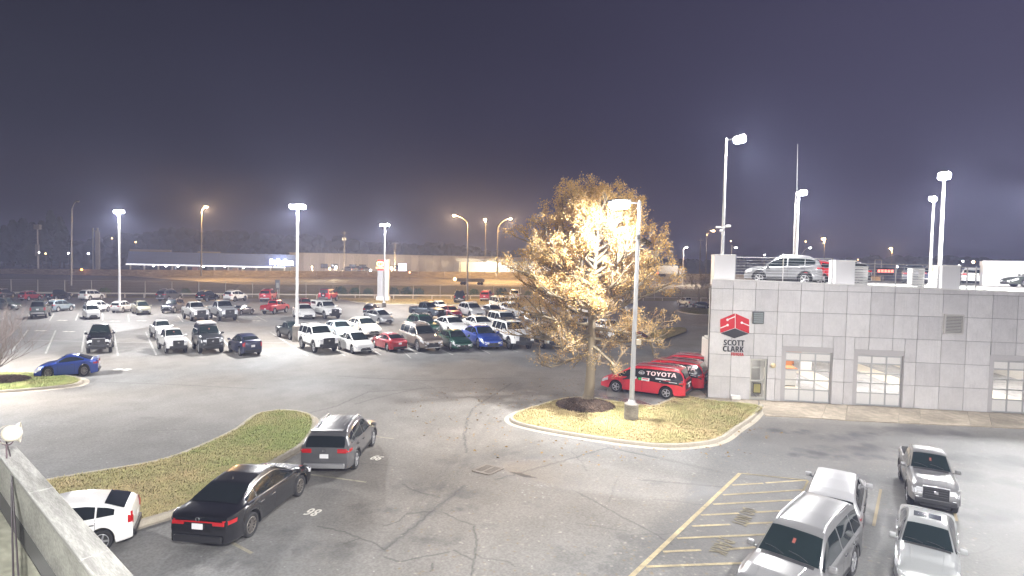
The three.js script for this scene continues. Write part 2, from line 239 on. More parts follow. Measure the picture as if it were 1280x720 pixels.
const bladeGeo = (() => { const pos = [], n = []; for (let i = 0; i < 5; i++) { const a = i * 1.26 + 0.4, r = 0.035, dx = Math.cos(a), dz = Math.sin(a), b = [dx * 0.02, 0, dz * 0.02], w = 0.016, h = 0.045 + 0.02 * (i % 3); pos.push(b[0] + dz * w, 0, b[2] - dx * w, b[0] - dz * w, 0, b[2] + dx * w, b[0] + dx * r * 2.2, h, b[2] + dz * r * 2.2); for (let q = 0; q < 3; q++) n.push(dx * 0.3, 0.95, dz * 0.3); } const g = new THREE.BufferGeometry(); g.setAttribute('position', new THREE.Float32BufferAttribute(pos, 3)); g.setAttribute('normal', new THREE.Float32BufferAttribute(n, 3)); return g; })();
const bladeMat = mat(1, 1, 1, 0.9);
function island(poly, count, green, label, hole) {
  const P = curve(poly, 90, true); struct('island_ground', sheet(P, 0.12, 1), grassSoil);
  const xs = P.map((p) => p.x), zs = P.map((p) => p.z), [x0, x1, z0, z1] = [Math.min(...xs), Math.max(...xs), Math.min(...zs), Math.max(...zs)];
  const im = new THREE.InstancedMesh(bladeGeo, bladeMat, count), M = new THREE.Matrix4(), q = new THREE.Quaternion(), c = new THREE.Color(); let k = 0;
  for (let tries = 0; k < count && tries < count * 6; tries++) {
    const x = rr(x0, x1), z = rr(z0, z1); if (!insidePoly(x, z, P) || hole?.(x, z)) continue;
    const s = rr(0.7, 1.35); q.setFromAxisAngle(V(0, 1, 0), rr(0, 6.28)); im.setMatrixAt(k, M.compose(V(x, 0.118, z), q, V(s, s * rr(0.6, 1.1), s)));
    const g = clamp(green(x, z) + 0.9 * (fbm(x * 0.9, z * 0.9, 3) - 0.45) + rr(-0.2, 0.2), 0, 1), b = rr(0.7, 1.25); im.setColorAt(k++, c.setRGB(lerp(0.5, 0.25, g) * b, lerp(0.38, 0.3, g) * b, lerp(0.2, 0.09, g) * b));
  }
  im.count = k; im.castShadow = im.receiveShadow = true; im.name = numbered('grass'); scene.add(im); tag(im, label, 'grass', null, 'stuff');
  return P;
}
const z7 = (l) => l.map(([x, y]) => [620 + x / 3.765, 380 + y / 3.765]), zB = (l) => l.map(([x, y]) => [200 + x / 3.43, 490 + y / 3.43]);
const islA = pxs(z7([[80, 540], [115, 517], [200, 490], [320, 456], [430, 452], [560, 470], [735, 490], [800, 472], [868, 440], [1000, 463], [1238, 490], [1190, 545], [1120, 592], [1050, 640], [980, 660], [800, 672], [650, 660], [400, 625], [200, 590], [95, 562]]));
const treeAt = G(735, 505), mulchAt = G(731, 510);
const PA = island(islA, 26000, (x, z) => 0.24 + 0.35 * Math.exp(-((x - 13.2) ** 2 + (z + 30.5) ** 2) / 5) + 0.2 * Math.exp(-((x - 9) ** 2 + (z + 27.5) ** 2) / 6), 'straw coloured winter grass on the kerbed island round the big tree', (x, z) => ((x - mulchAt.x) / 1.55) ** 2 + ((z - mulchAt.z) / 1.5) ** 2 < 0.92);
{ // kerb of the tree island: round its front and its west end, from the walk to the vans' stall
  const a = curve(pxs(z7([[1245, 482], [1190, 545], [1120, 592], [1050, 640], [980, 660], [800, 672], [650, 660], [400, 625], [200, 590], [95, 562], [80, 540], [115, 517], [200, 490], [320, 456], [430, 452], [560, 470], [735, 490], [800, 472], [868, 440]])), 150, false);
  curb(a, false, 0.42, -1);
}
const islB = pxs([[-160, 655], [58, 605.5], [200, 580], [238, 567], [296, 540], [328, 519], [357, 516], [384, 521], [391, 531], [375, 558.5], [343, 578], [290, 607], [216, 643], [162, 660], [40, 710], [-160, 800]]);
const PB = island(islB, 26000, (x, z) => 0.36 + 0.75 * Math.exp(-((x + 9.2) ** 2 / 7 + (z + 24) ** 2 / 14)), 'long tapering grass strip behind the black sedan, green at its rounded tip');
curb(PB, true, 0.32, -1);
const islC = pxs([[-120, 470], [0, 468], [50, 469], [85, 472.5], [99, 477], [92, 482.5], [62, 486], [0, 491], [-120, 496]]);
const PC = island(islC, 14000, () => 0.85, 'bright green grass on the small kerbed island in front of the blue coupe', (x, z) => { const c = G(0, 478); return ((x - c.x) / 1.5) ** 2 + ((z - c.z) / 1.2) ** 2 < 1; });
curb(PC, true, 0.5, -1);
const islD = pxs([[427, 373.6], [450, 378.6], [480, 380.4], [520, 381], [570, 381.6], [640, 383], [705, 385], [705, 376], [640, 375.2], [480, 374.3]]);
const PD = island(islD, 16000, () => 0.1, 'dry yellow grass verge round the foot of the tall sign');
curb(PD, true, 0.5, -1);
const islE = pxs([[848, 388], [868, 384.5], [893, 384], [899, 394], [872, 393.5], [855, 391]]);
const PE = island(islE, 9000, () => 0.8, 'patch of green grass beside the dark car beyond the building corner');
curb(PE, true, 0.5, -1);
const islF = pxs([[800, 424], [832, 412], [852, 410.5], [858, 414], [846, 420], [815, 428]]);
island(islF, 6000, () => 0.5, 'small grass island half hidden by the low branches of the big tree');
// bark mulch at the foot of the trees: one heap each
function mulch(p, rx, rz, label) {
  const g = new THREE.SphereGeometry(1, 40, 12, 0, 6.2832, 0, Math.PI / 2), a = g.attributes.position; for (let i = 0; i < a.count; i++) { const x = a.getX(i), z = a.getZ(i), y = a.getY(i), r = 1 + 0.08 * (fbm(x * 4 + 5, z * 4, 3) - 0.45); a.setXYZ(i, x * r * rx, y * 0.2 + 0.04 * fbm(x * 9, z * 9, 2), z * r * rz); } g.computeVertexNormals();
  const im = new THREE.InstancedMesh(new THREE.BoxGeometry(0.09, 0.02, 0.04), mat(1, 1, 1, 1), 2600), M = new THREE.Matrix4(), e = new THREE.Euler(), c = new THREE.Color();
  for (let i = 0; i < 2600; i++) { const t = rr(0, 6.28), r = Math.sqrt(rnd()) * 1.03, y = 0.2 * Math.sqrt(Math.max(0, 1 - r * r)) + 0.02; e.set(rr(-.5, .5), rr(0, 6), rr(-.5, .5)); im.setMatrixAt(i, M.compose(V(Math.cos(t) * r * rx, y, Math.sin(t) * r * rz), new THREE.Quaternion().setFromEuler(e), V(1, 1, 1).multiplyScalar(rr(.6, 1.5)))); const b = rr(0.4, 1.5); im.setColorAt(i, c.setRGB(0.07 * b, 0.045 * b, 0.03 * b)); }
  const o = thing('mulch_bed', label, 'mulch bed', [p.x, 0.12, p.z]); part('mound', g, mat(0.05, 0.034, 0.024, 1), o); im.name = 'bark_chips'; im.userData.kind = 'stuff'; im.castShadow = im.receiveShadow = true; o.add(im);
}
mulch(mulchAt, 1.55, 1.5, 'round bed of dark bark mulch at the foot of the big tree');
mulch(G(0, 478), 1.5, 1.2, 'dark mulch bed on the small bright green island');
// concrete walk in front of the garage doors, slab by slab
const baseY = (x) => 497 + (x - 884.6) * 21 / 395.4;
{
  const walk = new THREE.Group(); walk.name = numbered('sidewalk'); walk.userData.kind = 'structure'; scene.add(walk);
  const tones = [0.92, 1, 1.06, 0.96].map((k) => { const m = mat(0.44 * k, 0.375 * k, 0.29 * k, 0.85, 0, { map: texCoarse.clone() }); m.map.repeat.set(0.13, 0.13); m.map.offset.set(k * 3, k * 7); return m; });
  const slab = (q, i) => { const c = q.reduce((s, p) => s.add(p), V(0, 0, 0)).multiplyScalar(0.25), pts = q.map((p) => p.clone().addScaledVector(c.clone().sub(p).normalize(), 0.03)); const s = new THREE.Shape(pts.map((p) => new THREE.Vector2(p.x, -p.z))), g = new THREE.ExtrudeGeometry(s, { depth: 0.035, bevelEnabled: true, bevelSize: 0.008, bevelThickness: 0.008, bevelSegments: 1 }); g.rotateX(-Math.PI / 2); g.translate(0, 0.0, 0); part('slab', g, tones[i % 4], walk); };
  const cuts = [[884.6, 878, 502], [915, 912, 505.6], [948, 948, 509.4]], cuts2 = [[948, 956, 520.4], [1034, 1027, 524], [1060, 1056, 526.2], [1124, 1123, 529.4], [1150, 1150, 530.6], [1209, 1213.5, 533.4], [1235.6, 1240, 534.8], [1300, 1308, 538], [1375, 1390, 542]];
  let i = 0; for (const c of [cuts, cuts2]) for (let k = 0; k + 1 < c.length; k++) slab([G(c[k][0], baseY(c[k][0]) + 0.3), G(c[k + 1][0], baseY(c[k + 1][0]) + 0.3), G(c[k + 1][1], c[k + 1][2]), G(c[k][1], c[k][2])], i++);
  slab([G(857, 494), G(877, 501), G(884.2, 496.6), G(871, 484.5)], i++); slab([G(871.3, 484.2), G(884.4, 496.2), G(887, 475), G(883, 475)], i++);
}
{ // leaves blown off the big tree
  const g = new THREE.BufferGeometry(); g.setAttribute('position', new THREE.Float32BufferAttribute([0, 0, 0, -.04, .012, .05, 0, 0, .13, .04, .012, .05], 3)); g.setIndex([0, 1, 2, 0, 2, 3]); g.computeVertexNormals();
  const n = 700, im = new THREE.InstancedMesh(g, mat(1, 1, 1, .9, 0, { side: THREE.DoubleSide }), n), M = new THREE.Matrix4(), q = new THREE.Quaternion(), c = new THREE.Color();
  for (let i = 0; i < n; i++) { const a = rr(0, 6.28), r = 8.5 * Math.pow(rnd(), .7), x = treeAt.x + Math.cos(a) * r * 1.15 - .5, z = treeAt.z + Math.sin(a) * r + 1.5, y = insidePoly(x, z, PA) ? .16 : .02, s = rr(.7, 1.3); q.setFromEuler(new THREE.Euler(rr(-.3, .3), rr(0, 6.28), rr(-.3, .3))); im.setMatrixAt(i, M.compose(V(x, y, z), q, V(s, s, s))); const b = rr(.5, 1.1); im.setColorAt(i, c.setRGB(.3 * b, .19 * b, .07 * b)); }
  im.name = numbered('fallen_leaves'); im.castShadow = im.receiveShadow = true; scene.add(im); tag(im, 'dry golden leaves scattered on the grass and asphalt under the big tree', 'leaves', null, 'stuff');
}
// ---------------------------------------------------------------- the panelled service building with a parking deck on its roof
const F0 = G(884.6, 497), F1 = G(1280, 518), FD = F1.clone().sub(F0).normalize(), FN = V(-FD.z, 0, FD.x);   // FN points out of the facade, to the camera
const ROOF = (u) => 7.05 - 0.36 * u / 16.6;                                // the coping falls a little to the right
const bld = thing('service_building', 'pale metal panelled service building with garage doors and cars parked on its roof', 'building', [F0.x, 0, F0.z], Math.atan2(-FD.z, FD.x));
// local frame: x along the facade, y up, z out of it
const uAt = (px, py) => { const d = ray(px, py), c = camera.position, t = F0.clone().sub(c).dot(FN) / d.dot(FN), p = c.clone().addScaledVector(d, t); return [p.clone().sub(F0).dot(FD), p.y]; };
const LENGTH = 26, DEPTH = 40, CW = 1.235, ROWS = [0, 1.3, 2.6, 3.9, 5.2, 6.46];
const doorU = [[975, 1038.5], [1065, 1127.5], [1235, 1303], [1330, 1395]].map(([a, b]) => [uAt(a, 503)[0], uAt(b, 507)[0]]), DOORH = [3.22, 3.2, 3.2, 3.2];
const openings = doorU.map(([a, b], i) => [a, b, DOORH[i]]), [pd0] = uAt(936.5, 499), [pd1] = uAt(957.5, 500), PDH = 2.42; openings.push([pd0, pd1, PDH]);
const streak = noiseGrid(64), texPanel = tex(512, (u, v) => { const a = 0.4 * gA(u * 8, v * 8) + 0.3 * gB(u * 32, v * 32) + 0.3 * gC(u * 256, v * 256), s = Math.max(0, streak(u * 64, v * 2) - .62) * .5, k = (236 + 26 * a) * (1 - .16 * s - .1 * Math.max(0, streak(u * 64 + .3, 3 + v * 4) - .75)); return [k, k, k * .99]; });
const panelMats = [0, 1, 2, 3, 4].map((i) => { const m = mat(0.68 + 0.018 * (i - 2), 0.66 + 0.018 * (i - 2), 0.672 + 0.018 * (i - 2), 0.36 + 0.03 * i, 0.2); m.map = texPanel.clone(); m.map.repeat.set(0.35, 0.35); m.map.offset.set(i * 0.21, i * 0.37); return m; });
const dark = mat(0.045, 0.045, 0.05, 0.7), trimWhite = mat(0.72, 0.71, 0.69, 0.5), steel = mat(0.42, 0.42, 0.43, 0.4, 0.6);
function panelGeo(x0, x1, y0a, y1a, y0b, y1b) { // a metal tray: bevelled, its top edge may slope
  const g = 0.016, s = new THREE.Shape([new THREE.Vector2(x0 + g, y0a + g), new THREE.Vector2(x1 - g, y0b + g), new THREE.Vector2(x1 - g, y1b - g), new THREE.Vector2(x0 + g, y1a - g)]);
  const e = new THREE.ExtrudeGeometry(s, { depth: 0.03, bevelEnabled: true, bevelSize: 0.008, bevelThickness: 0.008, bevelSegments: 1 }); e.translate(-(x0 + x1) / 2, -(y0a + y1a) / 2, -0.03 + rr(-0.003, 0.003)); e.rotateX(rr(-.003, .003)); e.rotateY(rr(-.004, .004)); return e.translate((x0 + x1) / 2, (y0a + y1a) / 2, 0);
}
{
  let n = 0; const cols = Math.ceil(LENGTH / CW);
  const rowsAt = [...ROWS.map((y, i) => [y, ROWS[i + 1]])];
  for (let r = 0; r < rowsAt.length; r++) for (let c = 0; c < cols; c++) {
    let x0 = c * CW, x1 = x0 + CW; const y0 = rowsAt[r][0], top = rowsAt[r][1];
    const pieces = [[x0, x1, y0, top]];
    for (const [a, b, h] of openings) for (let i = pieces.length - 1; i >= 0; i--) { // cut the tray round an opening
      const [p, q, lo, hi] = pieces[i]; if (q <= a + .01 || p >= b - .01 || lo >= h - .01) continue; pieces.splice(i, 1);
      if (p < a) pieces.push([p, a, lo, hi]); if (q > b) pieces.push([b, q, lo, hi]);
      const hh = hi ?? 7; if (hh > h) pieces.push([Math.max(p, a), Math.min(q, b), h, hi]);
    }
    for (const [p, q, lo, hi] of pieces) if (q - p > 0.06) part('panel', panelGeo(p, q, lo, hi ?? ROOF(p) - 0.06, lo, hi ?? ROOF(q) - 0.06), panelMats[n++ * 7 % 5], bld);
  }
  // what carries the trays: the facade wall with its openings, in pieces between them
  const back = []; const xs = [0, ...openings.flatMap(([a, b]) => [a, b]), LENGTH].sort((a, b) => a - b);
  for (let i = 0; i + 1 < xs.length; i++) { const m = (xs[i] + xs[i + 1]) / 2, o = openings.find(([a, b]) => m > a && m < b), y0 = o ? o[2] : 0, w = xs[i + 1] - xs[i]; if (w > 0.01) back.push(box(w, 6.6 - y0, 0.3, m, (6.6 + y0) / 2, -0.19)); }
  part('facade_wall', back, dark, bld);
  // west end wall, trays as well
  const west = thing; const wm = panelMats[2]; const SK = 0.36; { const g = box(0.3, 6.6, DEPTH, 0, 3.3, -DEPTH / 2); g.rotateY(-SK); part('end_wall', g.translate(0.2, 0, -0.36), dark, bld); }
  for (let r = 0; r < 6; r++) for (let c = 0; c < 6; c++) { const g = panelGeo(-(c + 1) * CW, -c * CW, ROWS[r], ROWS[r + 1] ?? 6.98, ROWS[r], ROWS[r + 1] ?? 6.98); g.rotateY(-Math.PI / 2 - SK); g.translate(0.02, 0, -0.06); part('panel', g, panelMats[(r + c * 2) % 5], bld); }
  const deck = new THREE.ExtrudeGeometry(new THREE.Shape([[0.3, 0.36], [LENGTH, 0.36], [LENGTH + 14, DEPTH], [0.3 + Math.tan(SK) * (DEPTH - .36), DEPTH]].map((p) => new THREE.Vector2(...p))), { depth: 0.3, bevelEnabled: false }).rotateX(-Math.PI / 2).translate(0, 6.37, 0); part('roof_deck', deck, mat(0.34, 0.33, 0.31, 0.85, 0, { map: texCoarse }), bld);
  // white coping along the edge
  const cop = []; for (let c = 0; c < 20; c++) { const a = c * LENGTH / 20, b = a + LENGTH / 20; cop.push(plank(V(a, ROOF(a) - 0.03, -0.12), V(b, ROOF(b) - 0.03, -0.12), 0.34, 0.07)); }  part('coping', cop, trimWhite, bld);
}
const RY = 6.67;                                                          // level of the roof deck
// garage doors
const doorFrame = mat(0.46, 0.46, 0.46, 0.45, 0.4), doorPanel = mat(0.74, 0.72, 0.69, 0.5, 0.1), revealM = mat(0.46, 0.44, 0.44, 0.6), paneMat = new THREE.MeshPhysicalMaterial({ color: 0xffffff, roughness: 0.03, transmission: 1, thickness: 0, ior: 1.45 });
doorU.forEach(([a, b], k) => {
  const H = DOORH[k], w = b - a, z = -0.2, d = new THREE.Group(); d.name = 'garage_door'; bld.add(d);
  part('reveal', [box(0.22, H, 0.2, a + 0.11, H / 2, -0.13), box(0.02, H, 0.2, b - 0.01, H / 2, -0.13), box(w - .24, 0.3, 0.2, a + w / 2 + .1, H - 0.15, -0.13)], revealM, d);
  const x0 = a + 0.24, x1 = b - 0.04, dw = (x1 - x0), rowsY = [0.04, 0.72, 1.28, 1.84, 2.40, 2.84], st = [];
  for (let i = 0; i <= 3; i++) st.push(box(i % 3 ? 0.075 : 0.1, 2.84, 0.05, x0 + dw * i / 3, 1.44, z));
  for (const y of rowsY) st.push(box(dw, 0.075, 0.056, x0 + dw / 2, y, z));
  part('frame', st, doorFrame, d);
  for (let r = 0; r < 5; r++) for (let c = 0; c < 3; c++) { const px = x0 + dw * (c + 0.5) / 3, py = (rowsY[r] + rowsY[r + 1]) / 2, ph = rowsY[r + 1] - rowsY[r] - 0.07, pw = dw / 3 - 0.085; if (r === 0 || r === 4) part('panel', rbox(pw, ph, 0.03, 0.01, px, py, z), doorPanel, d); else part('pane', box(pw, ph, 0.006, px, py, z), paneMat, d); }
});
{ // glazed door with a notice frame
  const d = new THREE.Group(); d.name = 'door'; bld.add(d); const w = pd1 - pd0, cx = (pd0 + pd1) / 2, z = -0.16, al = mat(0.62, 0.61, 0.55, 0.4, 0.4);
  part('frame', [box(0.09, PDH, 0.12, pd0 + 0.045, PDH / 2, z), box(0.09, PDH, 0.12, pd1 - 0.045, PDH / 2, z), box(w - 0.18, 0.09, 0.12, cx, PDH - 0.045, z), box(w - 0.18, 0.16, 0.08, cx, 0.08, z), box(w - 0.18, 0.07, 0.08, cx, 1.12, z), box(w - 0.18, 0.05, 0.08, cx, 1.9, z)], al, d);
  for (const [y0, y1] of [[0.16, 1.085], [1.155, 1.875], [1.925, 2.33]]) part('pane', box(w - 0.18, y1 - y0, 0.006, cx, (y0 + y1) / 2, z), paneMat, d);
  part('notice_frame', [box(0.46, 0.62, 0.02, cx, 0.66, z - 0.06)], mat(0.02, 0.02, 0.02, 0.5), d); part('notice', box(0.36, 0.5, 0.008, cx, 0.66, z - 0.045), mat(0.34, 0.3, 0.1, 0.6), d);
  part('handle', [bar(V(pd1 - 0.16, 0.95, z + 0.09), V(pd1 - 0.16, 1.25, z + 0.09), 0.014), bar(V(pd1 - 0.16, 1.0, z + 0.03), V(pd1 - 0.16, 1.0, z + 0.09), 0.01), bar(V(pd1 - 0.16, 1.2, z + 0.03), V(pd1 - 0.16, 1.2, z + 0.09), 0.01)], steel, d);
}
{ // things fixed to the facade
  const put = (px, py) => uAt(px, py);
  const [lx, ly] = put(947.3, 397); const w = 0.62, h = 0.7; const e = new THREE.Group(); e.name = 'wall_box'; bld.add(e);
  part('housing', rbox(w, h, 0.14, 0.02, lx, ly, 0.07), mat(0.12, 0.13, 0.13, 0.5), e); for (let i = 0; i < 5; i++) part('slat', box(w - 0.12, 0.085, 0.02, lx, ly - 0.24 + i * 0.12, 0.15), mat(0.26, 0.29, 0.29, 0.4), e);
  const [vx, vy] = put(1191, 405), g = new THREE.Group(); g.name = 'wall_vent'; bld.add(g); const W2 = 0.98, H2 = 1.0;
  part('frame', [box(W2, 0.08, 0.14, vx, vy + H2 / 2, 0.07), box(W2, 0.08, 0.14, vx, vy - H2 / 2, 0.07), box(0.08, H2 - 0.08, 0.14, vx - W2 / 2 + .04, vy, 0.07), box(0.08, H2 - 0.08, 0.14, vx + W2 / 2 - .04, vy, 0.07)], mat(0.55, 0.53, 0.5, 0.4, 0.4), g);
  part('backing', box(W2 - .16, H2 - .08, 0.01, vx, vy, 0.03), dark, g);
  for (let i = 0; i < 11; i++) { const s = box(W2 - 0.16, 0.014, 0.075); s.rotateX(0.55); s.translate(vx, vy - H2 / 2 + 0.09 + i * 0.082, 0.075); part('slat', s, mat(0.62, 0.6, 0.56, 0.6, 0), g); }
  const [bx, by] = put(965.8, 456.5); part('wall_lamp', [new THREE.SphereGeometry(0.15, 16, 12).scale(1, 1, 0.8).translate(bx, by, 0.12), cyl(0.09, 0.09, 0.05, bx, by - 0.025, 0.03)], mat(0.72, 0.6, 0.36, 0.4), bld);
  const [jx, jy] = put(918, 499.5); part('hose_box', [rbox(0.52, 0.24, 0.26, 0.04, jx, 0.16, 0.24)], mat(0.75, 0.74, 0.7, 0.5), bld);
}
{ // the emblem and the lettering, cut letters standing off the panels
  const sg = new THREE.Group(); sg.name = 'wall_sign'; bld.add(sg);
  const U = (x, y) => uAt(880 + x / 5.14, 370 + y / 5.14), V2 = (p) => new THREE.Vector2(p[0], p[1]);
  const ex = (pts, z0, depth) => new THREE.ExtrudeGeometry(new THREE.Shape(pts.map((p) => V2(U(...p)))), { depth, bevelEnabled: false }).translate(0, 0, z0);
  const red = mat(0.62, 0.018, 0.028, 0.4), ink = mat(0.03, 0.03, 0.035, 0.5), wht = mat(0.85, 0.84, 0.82, 0.5);
  part('emblem', [ex([[104, 150], [197, 112], [197, 204], [104, 236]], 0.01, 0.05), ex([[201, 112], [288, 150], [288, 240], [201, 205]], 0.01, 0.05)], red, sg);
  part('emblem_base', ex([[108, 240], [198, 208], [284, 243], [193, 271]], 0.01, 0.05), ink, sg);
  const stroke = (l, w, z) => l.slice(0, -1).map((a, i) => { const p = U(...a), q = U(...l[i + 1]); return plank(V(p[0], p[1], z), V(q[0], q[1], z), 0.014, w); });
  part('emblem_letters', [...stroke([[197, 132], [148, 152]], 0.06, 0.066), ...stroke([[104, 205], [152, 186]], 0.06, 0.066), ...stroke([[288, 190], [240, 170]], 0.06, 0.066), ...stroke([[199, 113], [199, 206]], 0.03, 0.066)], wht, sg);
  for (const q of [[149, 152], [150, 186], [241, 171]]) { const p = U(...q); part('emblem_dot', new THREE.CylinderGeometry(0.07, 0.07, 0.016, 14).rotateX(Math.PI / 2).translate(p[0], p[1], 0.068), wht, sg); }
  const word = (s, x0, x1, yc, h, m) => { const a = U(x0, yc), b = U(x1, yc), g = text(s, h, 0.05), bb = g.boundingBox; g.scale((b[0] - a[0]) / (bb.max.x - bb.min.x), 1, 1); part('letters', g.translate((a[0] + b[0]) / 2, (a[1] + b[1]) / 2, 0.01), m, sg, null); };
  word('SCOTT', 126, 259, 300, 0.32, ink); word('CLARK', 121, 254, 340, 0.32, ink); word('TOYOTA', 172, 254, 374, 0.17, red);
}
// inside: one bright workshop behind the garage doors
{
  const floorM = mat(0.62, 0.62, 0.63, 0.25, 0, { map: texCoarse }), lane = mat(0.66, 0.6, 0.5, 0.35), wallM = mat(0.75, 0.73, 0.68, 0.7), cab = mat(0.6, 0.2, 0.05, 0.5), benchW = mat(0.75, 0.75, 0.74, 0.5), RX0 = 3.2, RX1 = 24, D0 = -0.6, D1 = -16;
  part('workshop_floor', [box(RX1 - RX0, 0.1, 15.2, (RX0 + RX1) / 2, -0.02, -8.4)], floorM, bld);
  for (const [x, w] of [[5.2, 2.6], [9.0, 1.5], [14.2, 1.7], [18.4, 1.6]]) { const g = box(w, 0.008, 15, x, 0.036, -8.4); part('floor_lane', g, lane, bld); }
  part('workshop_walls', [box(RX1 - RX0, 6, 0.2, (RX0 + RX1) / 2, 3, D1 - 0.1), box(0.2, 6, 15.6, RX0 - 0.1, 3, -8.2), box(0.2, 6, 15.6, RX1 + 0.1, 3, -8.2)], wallM, bld);
  part('workshop_ceiling', box(RX1 - RX0, 0.1, 15.4, (RX0 + RX1) / 2, 5.2, -8.3), wallM, bld);
  const inside = (px, py) => { const p = G(px, py).sub(F0); return [p.dot(FD), p.dot(FN)]; };
  for (const [x, z, m] of [[...inside(978, 466), cab], [...inside(991, 455), cab], [...inside(982, 481), benchW], [...inside(1003, 462), benchW]]) { const t = new THREE.Group(); t.name = 'tool_cabinet'; bld.add(t); part('carcass', rbox(0.9, 1.1, 1.2, 0.03, x, 0.62, z), m, t); part('worktop', rbox(1.0, 0.06, 1.3, 0.02, x, 1.2, z), m === cab ? benchW : cab, t); part('plinth', box(0.8, 0.08, 1.1, x, 0.07, z), dark, t); }
  // lobby behind the glazed door
  part('lobby_floor', box(2.4, 0.1, 5, 2.0, -0.02, -2.9), floorM, bld); part('lobby_walls', [box(0.1, 3, 5, 0.6, 1.5, -2.9), box(2.4, 3, 0.1, 1.85, 1.5, -5.4)], wallM, bld); part('lobby_ceiling', box(2.4, 0.1, 5, 1.9, 3.05, -2.9), wallM, bld);
  part('shelf', [box(0.9, 0.05, 0.4, 1.7, 0.9, -1.4), box(0.9, 0.05, 0.4, 1.7, 1.5, -1.4), box(0.05, 1.9, 0.4, 2.15, 0.98, -1.4), box(0.05, 1.9, 0.4, 1.25, 0.98, -1.4), box(0.5, 0.25, 0.3, 1.7, 1.07, -1.4), box(0.6, 0.2, 0.3, 1.65, 1.64, -1.4)], mat(0.1, 0.1, 0.11, 0.5), bld);
  const lampM = glow(new THREE.Color(1, 0.97, 0.93), 4);
  const fit = (x, y, z, w, d, I) => { part('ceiling_lamp', box(w, 0.05, d, x, y, z), lampM, bld); const l = new THREE.RectAreaLight(0xfff5ea, I, w, d); l.name = 'workshop_light'; l.position.set(x, y - 0.04, z); l.rotation.x = -Math.PI / 2; bld.add(l); };
  fit(6.2, 5.1, -6, 3.2, 9, 4); fit(12.5, 5.1, -6, 4.5, 9, 4); fit(19, 5.1, -6, 4.5, 9, 4); fit(1.8, 2.95, -2.6, 1.2, 2.4, 2.6);
}
// on the roof edge: white parapet blocks, wire railings, louvres
const roofThing = (name, label, cat, u, z, group) => { const p = F0.clone().addScaledVector(FD, u).addScaledVector(FN, z); return thing(name, label, cat, [p.x, RY, p.z], bld.rotation.y, group); };
{
  const blockM = mat(0.74, 0.73, 0.74, 0.45, 0.1);
  const blocks = [[893.5, 921, 319.5, 'white panelled parapet block at the building corner with a tall lamp pole on it'], [1046.5, 1072.5, 327, 'white parapet block on the roof edge behind the tail of the silver crossover'], [1181.5, 1205.5, 333, 'pinkish white parapet block on the roof edge beside the white crossover']];
  for (const [a, b, t, label] of blocks) { const [u0] = uAt(a, 346), [u1, y1] = uAt(b, t), w = u1 - u0, h = y1 - RY, o = roofThing('parapet_block', label, 'parapet block', (u0 + u1) / 2, -0.75, 'parapet blocks on the roof edge'); 
    part('core', rbox(w, h, 0.9, 0.02, 0, h / 2, 0), blockM, o); part('cap', rbox(w + 0.06, 0.06, 0.98, 0.015, 0, h + 0.03, 0), trimWhite, o); }
  const railing = (a, b, t, n, label) => { const [u0] = uAt(a, 346), [u1, y1] = uAt(b, t), w = u1 - u0, h = y1 - RY, o = roofThing('cable_railing', label, 'railing', (u0 + u1) / 2, -0.55); const k = Math.max(2, Math.round(w / 2.4)); for (let i = 0; i <= k; i++) part('post', box(0.045, h, 0.045, -w / 2 + w * i / k, h / 2, 0), steel, o); for (let i = 0; i < n; i++) part('wire', bar(V(-w / 2, 0.12 + (h - 0.14) * i / (n - 1), 0), V(w / 2, 0.12 + (h - 0.14) * i / (n - 1), 0), i === n - 1 ? 0.024 : 0.012, undefined, 5), steel, o); };
  railing(921.5, 1046, 323, 10, 'steel railing of thin horizontal wires in front of the silver crossover on the roof'); railing(1073, 1181, 331, 9, 'steel wire railing on the roof between two white parapet blocks'); railing(1206, 1229, 334, 9, 'short piece of wire railing next to the white ribbed roof hut');
  const louv = (a, b, t, label) => { const [u0] = uAt(a, 352), [u1, y1] = uAt(b, t), w = u1 - u0, h = y1 - RY, o = roofThing('louvre_screen', label, 'louvre screen', (u0 + u1) / 2, -1.4); part('frame', [box(0.06, h, 0.5, -w / 2, h / 2, 0), box(0.06, h, 0.5, w / 2, h / 2, 0), box(w + 0.06, 0.06, 0.52, 0, h + 0.03, 0)], trimWhite, o); for (let i = 0; i < 8; i++) part('slat', box(w - 0.06, h / 8 - 0.03, 0.44, 0, h * (i + 0.5) / 8, 0), trimWhite, o); };
  louv(1078, 1097, 334, 'small white louvred box between the pale parapet block and the dark roof crossover'); louv(1155, 1170.5, 337, 'small white louvred box at the foot of the twin roof lamps');
  const hp = at(1229.5, 326.5, -51), hut = thing('ribbed_hut', 'white ribbed metal hut on the roof behind a dark car', 'roof hut', [hp.x, RY, -51], -0.62), hh = hp.y - RY;
  part('core', box(8.4, hh - 0.05, 3, 4.2, (hh - 0.05) / 2, -1.5), trimWhite, hut); for (let i = 0; i < 9; i++) part('rib', rbox(8.44, 0.1, 0.06, 0.02, 4.2, 0.1 + i * (hh - .5) / 9, 0.01), trimWhite, hut); part('roof_trim', box(8.5, 0.4, 3.1, 4.2, hh - 0.16, -1.5), trimWhite, hut);
}
